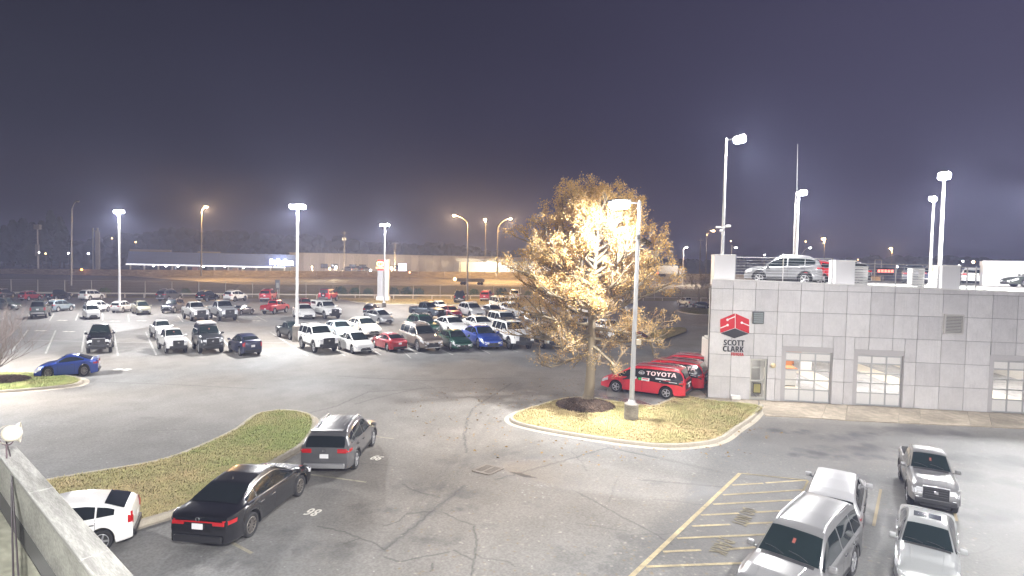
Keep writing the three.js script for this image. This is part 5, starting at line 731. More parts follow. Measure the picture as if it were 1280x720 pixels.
for (const [x, y, z, m, s, l] of [[140, 298, 420, lensSodiumDim, 1.2, 'dim amber light left of the blue roofed canopy'], [169.5, 302.5, 420, lensSodiumDim, 1.4, 'dim amber light over the end of the blue roofed canopy'], [110.5, 317, 252, lensBlue, 1.2, 'bluish white yard light in front of the dark pines'], [85.5, 316.5, 252, lensFar, .9, 'white yard light low beside the unlit lamp pole'], [57, 317, 252, lensSodiumDim, .8, 'faint yard light under the pines'], [48.7, 315.5, 252, lensFar, .7, 'faint white yard light beside the billboard pole'], [102, 337, 234, glow(new THREE.Color(1, .35, .08), 14), 1.1, 'orange warning light on the highway barrier'], [463, 338, 250, lensBlue, 1.3, 'bluish white light left of the tall sign'], [473, 338, 260, lensSodiumDim, .9, 'amber light close to the tall sign'], [489.5, 335.5, 260, lensSodium, 1.5, 'strong amber light right of the tall sign'], [412, 336, 246, lensSodiumDim, 1.3, 'amber light by the wall, one of a close pair'], [420, 334.5, 246, lensSodium, 1.2, 'golden light by the wall, brighter of a close pair'], [390, 334, 250, lensSodiumDim, .9, 'weak amber wall light at the end of the long warehouse'], [512, 340.5, 215, glow(new THREE.Color(1, .3, .15), 10), .9, 'red tail light on the highway'], [601, 330.5, 275, lensSodium, 2.0, 'strong golden flood light under the warehouse canopy'], [610, 328.5, 275, lensFar, 1.0, 'white flood light under the warehouse canopy'], [624.5, 331, 275, lensFar, 1.2, 'white flood light beside the street lamp pole'], [1007, 302, 260, lensSodiumDim, .8, 'tiny amber light over the roof near the mast'], [913.5, 301.5, 280, lensSodiumDim, .8, 'tiny amber light high beside the corner lamp'], [1072.5, 324.5, 260, lensSodiumDim, .6, 'tiny light over the middle parapet block'], [1121.5, 333.5, 200, lensBlue, 1.0, 'white light beside the dark roof van'], [1199, 332.5, 150, lensBlue, .8, 'white light on top of the pinkish parapet block'], [1203.5, 326.5, 260, lensFar, .9, 'white light high behind the pinkish parapet block'], [1216.5, 327.5, 260, lensSodium, 1.4, 'amber light over the white roof crossover']]) {
  const p = at(x, y, -z), o = thing('distant_lamp', l, 'lamp', [p.x, p.y, p.z]); part('lamp_bulb', new THREE.SphereGeometry(.36 * s, 12, 8), m, o); if (['strong amber', 'golden light', 'strong golden', 'weak amber wall'].some((k) => l.startsWith(k))) { const q = new THREE.PointLight(new THREE.Color(1, .8, .5), 3200); q.name = 'lamp_light'; q.castShadow = true; q.shadow.radius = 25; q.position.set(0, .1, 1.2 * s); o.add(q); } part('bracket', [box(.5 * s, .1, .5 * s, 0, .42 * s, 0), bar(V(0, -.2 * s, -.3 * s), V(0, -Math.max(1, Math.min(9, p.y - 1)), -.3 * s), .08)], galvDark, o);
}
// ---------------------------------------------------------------- trees
function branchTube(pts, r0, r1, seg = 5) { const n = pts.length - 1, pos = [], idx = [], nor = [], up = V(0.3, 1, 0.2).normalize(); pts.forEach((p, i) => { const d = pts[Math.min(n, i + 1)].clone().sub(pts[Math.max(0, i - 1)]).normalize(), a = d.clone().cross(up).normalize(), b = d.clone().cross(a), r = lerp(r0, r1, i / n); for (let k = 0; k <= seg; k++) { const t = k / seg * 6.2832, q = a.clone().multiplyScalar(Math.cos(t)).addScaledVector(b, Math.sin(t)); nor.push(q.x, q.y, q.z); pos.push(p.x + q.x * r, p.y + q.y * r, p.z + q.z * r); if (i < n && k < seg) { const c = i * (seg + 1) + k, e = c + seg + 1; idx.push(c, c + 1, e, c + 1, e + 1, e); } } }); const g = new THREE.BufferGeometry(); g.setAttribute('position', new THREE.Float32BufferAttribute(pos, 3)); g.setAttribute('normal', new THREE.Float32BufferAttribute(nor, 3)); g.setIndex(idx); return g; }
const barkM = mat(0.24, 0.195, 0.13, 0.95, 0, { map: texCoarse, bumpMap: bumpFine, bumpScale: 0.02 }), twigM = mat(0.3, 0.22, 0.13, 0.9);
const leafGeo = (() => { const g = new THREE.BufferGeometry(); g.setAttribute('position', new THREE.Float32BufferAttribute([0, 0, 0, .035, .045, .012, 0, .12, 0, -.035, .045, .012], 3)); g.setAttribute('uv', new THREE.Float32BufferAttribute([0, 0, 1, 0, 1, 1, 0, 1], 2)); g.setIndex([0, 1, 2, 0, 2, 3]); g.computeVertexNormals(); return g; })();
const leafMat = new THREE.MeshPhysicalMaterial({ roughness: 0.8, transmission: 0.35, thickness: 0, side: THREE.DoubleSide });
{
  const o = thing('golden_tree', 'tall broad tree with thin golden autumn leaves on the kerbed island', 'tree', [treeAt.x, 0.12, treeAt.z]);
  const H = at(745, 246, treeAt.z).y - .12, limbs = [], twigs = [], tips = [];
  const trunkTop = V(.25, H * .93, 0), wave = (t) => V(.25 * t + .06 * Math.sin(t * 9), H * .93 * t, .05 * Math.sin(t * 7)), tp = [...Array(15)].map((_, i) => wave(i / 14));
  const flare = new THREE.CylinderGeometry(.27, .46, .5, 14).translate(0, .2, 0); part('trunk', [branchTube(tp.slice(0, 6), .29, .22, 12), branchTube(tp.slice(5), .22, .05, 9), flare], barkM, o);
  const grow = (p, d, len, r, depth, droop) => { const n = 5, pts = [p.clone()], q = p.clone(), dir = d.clone(); for (let i = 0; i < n; i++) { dir.add(V(rr(-.16, .16), rr(-.1, .16) + droop, rr(-.16, .16))).normalize(); q.addScaledVector(dir, len / n); pts.push(q.clone()); }
    (depth < 2 ? limbs : twigs).push(branchTube(pts, r, r * .45, depth < 2 ? 6 : 4));
    if (depth >= 2) pts.slice(1).forEach((t) => tips.push([t, dir.clone(), depth]));
    if (depth < 3) { const k = depth === 0 ? Math.round(3 + len * 2.6) : depth === 1 ? 4 : 3; for (let i = 0; i < k; i++) { const f = rr(.25, 1), a = pts[Math.min(n, Math.max(1, Math.round(f * n)))], side = V(rr(-1, 1), rr(-.35, .75), rr(-1, 1)).normalize(); grow(a, dir.clone().multiplyScalar(.75).addScaledVector(side, .75).normalize(), len * rr(.3, .5) * (1.1 - .3 * f) + .15, r * .45, depth + 1, depth < 1 ? .02 : .0); } } };
  const W = 4.45; let ang = 0.3;
  for (let i = 0; i < 46; i++) { const f = i / 45, y = lerp(2.7, H * .9, Math.pow(f, .9)), t = y / (H * .93); ang += 2.4 + rr(-.25, .25); const shape = y < 3.9 ? lerp(.66, 1, (y - 2.7) / 1.2) : Math.pow(Math.max(0, 1 - Math.pow((y - 3.9) / (H - 3.5), 1.8)), .72), el = lerp(-.16, .85, Math.pow(f, 1.0)), len = Math.max(.9, W * shape * rr(.82, 1.08)); const sz = Math.sin(ang), d = V(Math.cos(ang) * Math.cos(el), Math.sin(el), sz * Math.cos(el) * (sz > 0 ? .6 : 1)); grow(wave(t), d, len * (sz > 0 ? lerp(1, .62, sz) : 1), .035 + .022 * len, 0, y < 4 ? -.012 : .015); }
  limbs.forEach((g) => part('limb', g, barkM, o)); const tw = part('twigs', twigs, twigM, o); tw.userData.kind = 'stuff';
  const LEAVES = 90000, im = new THREE.InstancedMesh(leafGeo, leafMat, LEAVES), M = new THREE.Matrix4(), e = new THREE.Euler(), q = new THREE.Quaternion(), c = new THREE.Color(); let k = 0, guard = 0;
  while (k < LEAVES && guard++ < LEAVES * 4) { const [t] = tips[Math.floor(rnd() * tips.length)], hgt = t.y / H; if (t.x > .3 && t.z > 1.5 && t.y > 3) continue; if (rnd() > lerp(.12, 1, clamp((hgt - .2) / .4, 0, 1)) * (.45 + .9 * fbm(t.x * .8 + 9, t.y * .8 + t.z * .6, 2))) continue; e.set(rr(0, 6.28), rr(0, 6.28), rr(0, 6.28)); const s = rr(.55, 1.05); im.setMatrixAt(k, M.compose(V(t.x + rr(-.16, .16), t.y + rr(-.18, .12), t.z + rr(-.16, .16)), q.setFromEuler(e), V(s, s, s))); const b = rr(.6, 1.25), y = rnd(); im.setColorAt(k++, c.setRGB(lerp(.52, .68, y) * b, lerp(.32, .47, y) * b, lerp(.09, .17, y) * b)); }
  im.count = k; im.name = 'crown'; im.userData.kind = 'stuff'; im.castShadow = im.receiveShadow = true; o.add(im);
}
function bareTree(p, H, spread, n, label, name, tone, leafy = 0) {
  const o = thing(name, label, 'tree', [p.x, p.y, p.z]), trunk = [...Array(7)].map((_, i) => V(.1 * Math.sin(i), H * .5 * i / 6, .08 * Math.cos(i * 1.3))); const m = mat(...tone, .95), gs = [], leaves = [];
  part('trunk', branchTube(trunk, H * .025, H * .012, 7), m, o);
  const g = (a, d, len, r, dep) => { const pts = [a.clone()], q = a.clone(); for (let i = 0; i < 4; i++) { d = d.clone().add(V(rr(-.2, .2), rr(-.05, .2), rr(-.2, .2))).normalize(); q.addScaledVector(d, len / 4); pts.push(q.clone()); } gs.push(branchTube(pts, r, r * .4, 4)); if (dep > 1) leaves.push(...pts); if (dep < 3) for (let i = 0; i < 4; i++) g(pts[1 + Math.floor(rnd() * 4)], d.clone().add(V(rr(-.8, .8), rr(-.1, .8), rr(-.8, .8))).normalize(), len * rr(.45, .65), r * .5, dep + 1); };
  for (let i = 0; i < n; i++) { const a = i * 2.4; g(trunk[2 + i % 5], V(Math.cos(a) * spread, rr(.4, .9), Math.sin(a) * spread).normalize(), H * .42, H * .0065, 0); } part('branches', gs, m, o);
  if (leafy) { const qs = []; for (let i = 0; i < leafy; i++) { const t = leaves[Math.floor(rnd() * leaves.length)], l = leafGeo.clone().scale(leafy > 600 ? 2.2 : 2, 2.2, 2.2); l.rotateX(rr(0, 6)); l.rotateY(rr(0, 6)); l.translate(t.x + rr(-.3, .3), t.y + rr(-.3, .3), t.z + rr(-.3, .3)); qs.push(l); } const c = part('crown', qs, mat(.2, .15, .1, .9), o); c.userData.kind = 'stuff'; }
}
bareTree(G(-12, 480), 4.6, 1.0, 34, 'bare leafless tree at the picture edge above the bright green island', 'bare_tree', [.17, .14, .13]);
bareTree(G(873, 381), 7.5, .9, 9, 'brownish leafless tree beside the building corner', 'bare_tree', [.22, .19, .16], 500); bareTree(G(884, 380), 7.5, .8, 8, 'brownish leafless tree half behind the building corner', 'bare_tree', [.22, .19, .16], 500);
bareTree(G(848, 384), 4.5, .9, 7, 'low twiggy tree in front of the cream pickup on the far drive', 'bare_tree', [.25, .2, .15], 250);
// shrubs along the guard rail: one built, the others turned copies
{
  const clump = (n, rx, ry, seed) => { const gs = []; for (let i = 0; i < n; i++) { const a = rr(0, 6.28), b = Math.acos(rr(-.2, 1)), r = rr(.55, 1), l = leafGeo.clone().scale(3, 3.2, 3); l.rotateX(rr(0, 6)); l.rotateY(rr(0, 6)); l.translate(Math.cos(a) * Math.sin(b) * rx * r, ry * (.35 + .6 * Math.cos(b) * r), Math.sin(a) * Math.sin(b) * rx * r); gs.push(l); } return mg(gs); };
  const tone = [mat(.05, .1, .035, .9), mat(.035, .075, .045, .9), mat(.12, .15, .03, .9)], geo = clump(420, 1.35, 2.3), stem = bar(V(0, 0, 0), V(0, 1.2, 0), .06);
  const s0 = thing('shrub', '', 'shrub', [0, 0, 0], 0, 'shrubs along the guard rail'); part('stem', stem, barkM, s0); part('foliage', geo, tone[0], s0);
  const where = [['evergreen shrub left of two others under the long warehouse', 426, 0], ['evergreen shrub in the middle of three left of the tall sign', 444, 0], ['evergreen shrub closest to the tall sign on its left', 460, 0], ['evergreen shrub closest to the tall sign on its right', 492.5, 1], ['evergreen shrub in the middle of three right of the tall sign', 509, 1], ['evergreen shrub on the verge beside the slate blue pickup', 523, 1], ['evergreen shrub between the black pickup and the red crossover', 592, 0], ['evergreen shrub between the red crossover and the tall white van', 627, 1], ['yellow green shrub behind the charcoal crossover', 232.5, 2], ['yellow green shrub behind the large white suv by the pole', 131, 2], ['yellowish shrub right of the tall white van', 660, 2]];
  where.forEach(([l, x, t], i) => { const p = G(x, interp([[0, 371.5], [300, 373], [640, 374.5], [900, 377]], x) - 2.6), o = i ? s0.clone() : s0; if (i) { o.name = numbered('shrub'); scene.add(o); } o.position.set(p.x, 0, p.z); o.rotation.y = i * 1.7; o.scale.setScalar(t === 2 ? .75 : rr(.85, 1.1)); o.userData.label = l; o.children.find((c) => c.name === 'foliage').material = tone[t]; });
}
// ---------------------------------------------------------------- fence, guard rail, highway
const xs = [-220, -100, 0, 100, 200, 300, 400, 500, 640, 760, 900, 1050, 1250, 1500], fy = (x) => interp([[-220, 370], [0, 371.5], [300, 373], [640, 374.5], [900, 377], [1500, 384]], x);
const E = 2.0, roadNear = (x) => at(x, interp([[-220, 352], [0, 353.5], [300, 355.5], [640, 358], [900, 362], [1500, 372]], x), -178), wallFoot = (x) => at(x, interp([[-220, 343.5], [0, 344.5], [320, 346.2], [640, 348], [900, 351], [1500, 362]], x), -236);
const ribbon = (a, b, name, m, uvs = .1) => { const pos = [], uv = [], idx = []; xs.forEach((x, i) => { for (const p of [a(x), b(x)]) { pos.push(p.x, p.y, p.z); uv.push(p.x * uvs, p.z * uvs); } if (i) { const k = i * 2 - 2; idx.push(k, k + 2, k + 1, k + 1, k + 2, k + 3); } }); const g = new THREE.BufferGeometry(); g.setAttribute('position', new THREE.Float32BufferAttribute(pos, 3)); g.setAttribute('uv', new THREE.Float32BufferAttribute(uv, 2)); g.setIndex(idx); g.computeVertexNormals(); return struct(name, g, m); };
const lift = (f, y, dz = 0) => (x) => { const p = f(x).clone(); p.y += y; p.z -= dz; return p; };
ribbon((x) => G(x, fy(x)).setY(0.01), roadNear, 'grass_bank', mat(.24, .22, .12, 1, 0, { map: texCoarse.clone() }), .15);
ribbon(roadNear, lift(wallFoot, 0, .4), 'highway', mat(.58, .51, .4, .8, 0, { map: texCoarse.clone() }), .04);
ribbon(lift(wallFoot, -.02, -.5), (x) => { const p = wallFoot(x); return V(p.x * 4, p.y, p.z * 4); }, 'far_ground', mat(.05, .05, .04, 1, 0, { map: texCoarse.clone() }), .02);
{ // the long concrete barrier of the highway, panel by panel
  const o = thing('highway_barrier', 'long tan concrete barrier wall along the far side of the highway', 'barrier', [0, 0, 0]), tones = [0, 1, 2].map((i) => { const m = mat(.58 + .03 * i, .49 + .03 * i, .34 + .03 * i, .85, 0, { map: texCoarse.clone() }); m.map.offset.set(i * .3, i * .2); return m; });
  let i = 0; for (let x = -180; x < 1100; x += 32) { const a = wallFoot(x), b = wallFoot(x + 31.6), h = at(x, interp([[-220, 334.5], [0, 335.8], [320, 338.3], [640, 340], [900, 342.5], [1500, 352]], x), a.z).y - a.y; part('panel', plank(a.clone().setY(a.y + h / 2), b.clone().setY(b.y + h / 2), .6, h), tones[i++ % 3], o); } 
}
{ // chain link fence posts and their rails
  const o = thing('chain_link_fence', 'chain link fence of thin posts along the grass bank', 'fence', [0, 0, 0]); const ft = (x) => G(x, fy(x) - 1.2).setY(.05); let last; const H = 3.1, thinW = mat(.4, .39, .36, .5, .5);
  const fp = []; for (let x = -60; x <= 880; x += 33.5) { const p = ft(x + 7); fp.push(p); part('post', cyl(.075, .06, H, p.x, p.y, p.z, 7), thinW, o); }
  for (let i = 0; i + 1 < fp.length; i++) { part('rail', bar(fp[i].clone().setY(H), fp[i + 1].clone().setY(H), .02, .02, 5), thinW, o); const wires = []; for (let k = 1; k < 10; k++) wires.push(bar(fp[i].clone().setY(H * k / 10), fp[i + 1].clone().setY(H * k / 10), .006, .006, 4)); part('wire_mesh', wires, thinW, o); }
  const g = thing('guard_rail', 'low pale guard rail behind the farthest row of cars', 'guard rail', [0, 0, 0]), gt = (x) => G(x, fy(x)).setY(0), gm = mat(.55, .5, .42, .55, .3); let q; for (let x = -60; x <= 900; x += 24) { const p = gt(x); part('post', box(.16, .95, .16, p.x, .48, p.z), gm, g); if (q) part('rail', plank(q.clone().setY(.85), p.clone().setY(.85), .08, .26), gm, g); q = p; }
}
{ // flat trailer left on the shoulder
  const p = roadNear(588).lerp(wallFoot(588), .12), o = thing('flat_trailer', 'low flat trailer with an amber lamp at its end on the highway', 'trailer', [p.x, p.y, p.z], 0), w = (606 - 571) / FPX * -p.z; part('bed', rbox(w, .9, 2.4, .06, 0, 1.5, 0), mat(.3, .29, .26, .6), o); part('deck', box(w - .4, .2, 2.2, 0, 2.0, 0), mat(.2, .19, .17, .8), o); for (const x of [-w * .3, -w * .2, w * .3, w * .4]) part('wheel', new THREE.CylinderGeometry(.5, .5, 2.5, 16).rotateX(P / 2).translate(x, .52, 0), rubber, o); part('lamp', new THREE.SphereGeometry(.5, 12, 8).translate(-w / 2 - .5, 1.8, .4), lensSodiumDim, o);
}
// ---------------------------------------------------------------- far side of the highway
const farBox = (x0, x1, y0, y1, z) => { const a = at(x0, y0, -z), b = at(x1, y1, -z); return [(a.x + b.x) / 2, Math.min(a.y, b.y), Math.abs(b.x - a.x), Math.abs(a.y - b.y)]; };
{ // filling station under a long blue roof
  const Z = 272, [cx, y0, w, h] = farBox(170, 364, 329.5, 318.5, Z), o = thing('blue_roofed_canopy', 'long low canopy with a blue roof and a bright white lit edge', 'canopy', [cx, E, -Z]), yb = y0 - E, blueM = mat(.2, .28, .6, .6), fasc = glow(new THREE.Color(1, .95, .95), 2.2);
  const roof = new THREE.BufferGeometry(), L = w / 2; { const s = new THREE.Shape([new THREE.Vector2(-7, 0), new THREE.Vector2(7, 0), new THREE.Vector2(5.0, h), new THREE.Vector2(-5.0, h)]), g = new THREE.ExtrudeGeometry(s, { depth: w, bevelEnabled: false }).rotateY(P / 2).translate(-L, yb, 0); part('roof', g, blueM, o); for (let i = 0; i < 40; i++) part('roof_seam', plank(V(-L + w * (i + .5) / 40, yb + .05, 7.03), V(-L + w * (i + .5) / 40, yb + h, 5.03), .12, .06), blueM, o); }
  part('light_strip', box(w, .55, .3, 0, yb - .3, 7.05), fasc, o); part('ridge_sign', [box(w * .26, 1.2, 1, -w * .37, yb + h + .5, 4), box(w * .14, .8, 1, 0, yb + h + .3, 4)], mat(.3, .3, .33, .6), o);
  for (let i = 0; i < 12; i++) part('column', box(.5, yb, .5, -L + 1 + (w - 2) * i / 11, yb / 2, 5.5), mat(.5, .5, .5, .6), o); part('back_wall', box(w * .55, yb, .4, w * .2, yb / 2, -5), mat(.22, .24, .25, .8), o);
  for (let i = 0; i < 7; i++) part('bay', [box(2.2, 2.2, 1.4, -L * .5 + i * 6.4, 1.1, 1 + (i % 3) * 2)], mat(.16 + .06 * (i % 3), .17 + .05 * (i % 2), .18, .6), o);
  for (const f of [.12, .2, .28, .44, .58, .7]) part('lamp', new THREE.SphereGeometry(.42, 8, 6).translate(-L + w * f, yb - .8, 1), lensFar, o);
  const [sx, sy, sw, sh] = farBox(337, 367, 331, 323.5, Z - 8), sg = thing('lit_sign', 'glaring white script sign on the end of the blue roof', 'sign', [sx, sy, -Z + 8]); const lm = glow(new THREE.Color(1, .97, 1), 9); let gx = -sw / 2; [.9, .7, 1, .6, .9, .75, .65].forEach((k, i) => { const ww = sw / 7; part('sign_letter', rbox(ww * .8, sh * k, .5, .2, gx + ww / 2, sh * k / 2, 0), lm, sg); gx += ww; }); part('sign_frame', [box(sw, .25, .6, 0, -.1, 0), box(.3, sy - E, .3, -sw * .4, -(sy - E) / 2, -.6), box(.3, sy - E, .3, sw * .4, -(sy - E) / 2, -.6)], galvDark, sg);
}
{ // warehouse, bay by bay
  const Z = 335, [cx, y0, w, h] = farBox(374, 700, 344, 318.5, Z), o = thing('long_warehouse', 'long grey warehouse with ribbed panels beyond the highway', 'warehouse', [cx, E - 1, -Z]), n = 38, tones = [mat(.62, .57, .53, .8), mat(.68, .62, .58, .8), mat(.58, .53, .5, .8)], H = at(540, 319.8, -Z).y - E + 1;
  for (let i = 0; i < n; i++) part('panel', box(w / n - .12, H, .4, -w / 2 + w * (i + .5) / n, H / 2, 14.8), tones[i * 5 % 3], o); part('wall', box(w, H - .3, 28, 0, (H - .3) / 2, .4), tones[2], o); part('roof', box(w + 1, .35, 30, 0, H, 0), mat(.3, .3, .3, .7), o);
  for (const px of [416, 428, 450, 462, 505]) { const x = at(px, 330, -Z).x - cx, win = new THREE.Group(); win.name = 'window'; o.add(win); part('frame', box(4.2, 2.6, .3, x, H * .38, 15.05), galvDark, win); part('pane', box(3.8, 2.2, .1, x, H * .38, 15.2), carGlass, win); }
  const [ax, , aw] = farBox(572, 700, 340, 322, Z - 40), aY = at(600, 327.5, -(Z - 40)).y - E + 1; const c = thing('loading_canopy', 'dark flat loading canopy with a lit white wall under it', 'canopy', [ax, E - 1, -(Z - 40)]); part('roof', box(aw, 1.6, 18, 0, aY + .8, 0), mat(.2, .2, .2, .7), c); for (const f of [-.46, -.4, -.1, .2, .46]) part('post', box(.6, aY, .6, aw * f, aY / 2, 8), galvDark, c); part('back_wall', box(aw, aY, .5, 0, aY / 2, -8), mat(.62, .58, .45, .7), c);
  const l = new THREE.PointLight(new THREE.Color(1, .85, .6), 2500); l.name = 'canopy_light'; l.castShadow = true; l.position.set(-aw * .15, aY - 1.5, 2); l.shadow.radius = 20; c.add(l); part('lamp', new THREE.SphereGeometry(.2, 8, 6).translate(-aw * .15, aY - 1.5, 2), lensSodium, c);
  const [bx, , bw] = farBox(498, 508, 345, 330, Z - 85), by = at(503, 339, -(Z - 85)).y, bt = at(503, 329, -(Z - 85)).y, s = thing('lit_board', 'small violet white lit board beside the highway barrier', 'sign', [bx, by, -(Z - 85)]); part('sign_face', rbox(bw, bt - by, .4, .15, 0, (bt - by) / 2, 0), glow(new THREE.Color(.9, .8, 1), 4), s); part('frame', [box(bw + .4, .25, .7, 0, bt - by, 0), box(.3, by - E, .3, 0, -(by - E) / 2, -.5), box(bw + .4, .25, .7, 0, 0, 0)], galvDark, s);
}
{ // lit low shop front right of the warehouse canopy
  const [cx, y0, w, h] = farBox(626, 700, 340, 333, 262), o = thing('lit_shop_front', 'low white lit shop front behind the edge of the big tree', 'shop', [cx, E, -262]), y = y0 - E; part('wall', box(w, Math.max(.5, y), 4, 0, Math.max(.5, y) / 2, 0), mat(.5, .45, .35, .8), o); part('light_strip', box(w, h, .5, 0, y + h / 2, 2), glow(new THREE.Color(1, .9, .75), 1.6), o); part('roof', box(w + .6, .4, 5, 0, y + h + .2, 0), galvDark, o);
}
{ // the dealer's tall sign
  const Z = -G(478, 376).z, a = at(472, 372, -Z), b = at(486, 372, -Z), t = at(480, 324, -Z), w = b.x - a.x, H = t.y, o = thing('tall_sign', 'tall pale sign slab with a glowing red head behind the lamp post', 'sign', [(a.x + b.x) / 2, 0, -Z]);
  part('slab', [rbox(w * .5, H * .74, .9, .06, -w * .25, H * .37, 0)], mat(.5, .5, .53, .5, .2), o); part('slab', [rbox(w * .42, H, 1.0, .06, w * .27, H / 2, -.1)], mat(.72, .72, .74, .5, .1), o); part('foot', rbox(w * 1.15, .9, 1.5, .05, 0, .45, 0), mat(.75, .74, .72, .6), o);
  part('sign_head', rbox(w * .5, H * .25, .95, .06, -w * .24, H * .855, .02), glow(new THREE.Color(.9, .03, .03), 1.8), o); const ring = glow(new THREE.Color(1, .65, .25), 6); part('emblem_ring_sign', [new THREE.TorusGeometry(.62, .12, 8, 24).scale(1, .75, 1).translate(-w * .24, H * .885, .55), new THREE.TorusGeometry(.42, .09, 8, 20).scale(.5, 1, 1).translate(-w * .24, H * .88, .55)], ring, o); part('sign_lettering', text('TOYOTA', .34, .06).translate(-w * .24, H * .79, .5), ring, o);
}
{ // small board behind the red suv, utility poles, billboard pole, gantry posts
  const g = G(347, 372.5), o = thing('notice_board', 'small grey notice board on a post behind the red suv', 'sign', [g.x, 0, g.z]), t = at(347, 349.5, g.z).y, m = at(347, 362, g.z).y, w = 5.5 / FPX * -g.z; part('board', rbox(w, t - m, .2, .04, 0, (t + m) / 2, 0), mat(.22, .22, .22, .6), o); part('notice_face', box(w * .6, (t - m) * .5, .03, 0, (t + m) / 2 - .15, .12), mat(.5, .5, .45, .6), o); part('post', box(.14, m, .14, 0, m / 2, 0), galv, o);
  const pole = (x, y0, y1, z, label, tr) => { const a = at(x, y0, -z), b = at(x + .8, y1, -z), o = thing('utility_pole', label, 'utility pole', [a.x, E, -z]), H = b.y - E; part('pole', cyl(.22, .14, H, 0, 0, 0, 8), mat(.14, .12, .1, .9), o); part('crossarm', box(2.6, .16, .14, 0, H - .9, 0), mat(.14, .12, .1, .9), o); if (tr) part('transformer', [cyl(.45, .45, 1.2, -.6, H - 4.2, 0), cyl(.45, .45, 1.2, .6, H - 4.2, 0)], mat(.35, .35, .35, .6), o); for (const f of [-1.2, -.5, .5, 1.2]) part('insulator', cyl(.07, .05, .25, f, H - .82, 0, 6), mat(.4, .4, .4, .5), o); };
  pole(430, 340, 289, 258, 'utility pole with transformers in front of the long warehouse', true); pole(493.5, 340, 303, 262, 'shorter utility pole right of the tall sign', false); pole(739, 345, 300, 255, 'utility pole half lost behind the big tree', false); pole(827, 348, 297, 250, 'thin pole right of the big tree', false); pole(874, 352, 298, 250, 'thin pole near the corner of the building', false);
  const b = at(47.5, 335, -255), q = thing('billboard_pole', 'slim sign pole with a floodlight box in front of the pines', 'sign pole', [b.x, E, -255]), H = at(49, 281, -255).y - E; part('pole', cyl(.35, .25, H, 0, 0, 0), galv, q); part('light_box', rbox(2.8, 2.2, 1.2, .1, 0, H - 1, 0), mat(.35, .35, .34, .6), q); part('panel', rbox(1.6, 5.2, .8, .1, 0, H * .42, .3), mat(.3, .3, .3, .6), q);
  const ga = at(122, 335, -260), tw = thing('steel_tower', 'open steel tower of pale square posts beyond the highway', 'tower', [ga.x, E, -260]), TH = at(122, 285, -260).y - E, px = (d) => d / FPX * 260; for (const [d, k] of [[-6.5, 1], [-2.5, .85], [1.5, .93], [3.8, 1], [5.8, .9]]) part('post', box(.5, TH * k, .5, px(d), TH * k / 2, d % 2), mat(.42, .42, .4, .7), tw); const br = []; for (let i = 0; i < 6; i++) br.push(bar(V(px(-2.5), TH * .14 * i, 0), V(px(1.5), TH * .14 * (i + 1), 0), .09, undefined, 5)); part('bracing', br, galv, tw); part('crossbeam', box(px(9), .3, .4, px(-2), TH * .93, 0), mat(.42, .42, .4, .7), tw);
  // red lit board and gantry seen over the roof
  const [rx, ry, rw, rh] = farBox(1096, 1117, 345, 335.5, 90), rb = thing('red_lit_board', 'red glowing message board seen through the roof railing', 'sign', [rx, ry, -90]); part('panel', box(rw, rh, .3, 0, rh / 2, -.1), mat(.05, .03, .03, .6), rb); for (let i = 0; i < 5; i++) part('sign_segment', rbox(rw * .14, rh * .34, .08, .03, -rw * .4 + rw * .2 * i, rh * .66, .1), glow(new THREE.Color(1, .16, .1), 5), rb); part('post', box(.2, ry, .3, 0, -ry / 2, -.3), galvDark, rb);
  const [gx, gy, gw, gh] = farBox(1093, 1102, 345, 325, 120), gt = thing('steel_gantry', 'thin steel gantry frame behind the roof railing', 'gantry', [gx, 0, -120]); part('frame', [box(.14, gy + gh, .14, -gw / 2, (gy + gh) / 2, 0), box(.14, gy + gh, .14, gw / 2, (gy + gh) / 2, 0), box(gw, .16, .14, 0, gy + gh, 0)], galv, gt);
  // truck on the highway right of the tree
  const tp = at(834, 340, -205), tk = thing('box_truck', 'pale box truck with red lamps on the highway behind the tree', 'truck', [tp.x, at(834, 346, -205).y, -205]); part('cargo_box', rbox(7, 3, 2.6, .1, 0, 2.6, 0), mat(.45, .43, .4, .6), tk); part('cab', rbox(2.2, 2.4, 2.5, .3, 5, 1.9, 0), mat(.4, .4, .4, .5), tk); for (const x of [-2.5, -1.3, 4.8]) part('wheel', new THREE.CylinderGeometry(.5, .5, 2.5, 14).rotateX(P / 2).translate(x, .5, 0), rubber, tk); part('tail_lamp', box(.2, .5, 2.2, -3.6, 1.3, 0), glow(new THREE.Color(1, .1, .05), 4), tk);
}
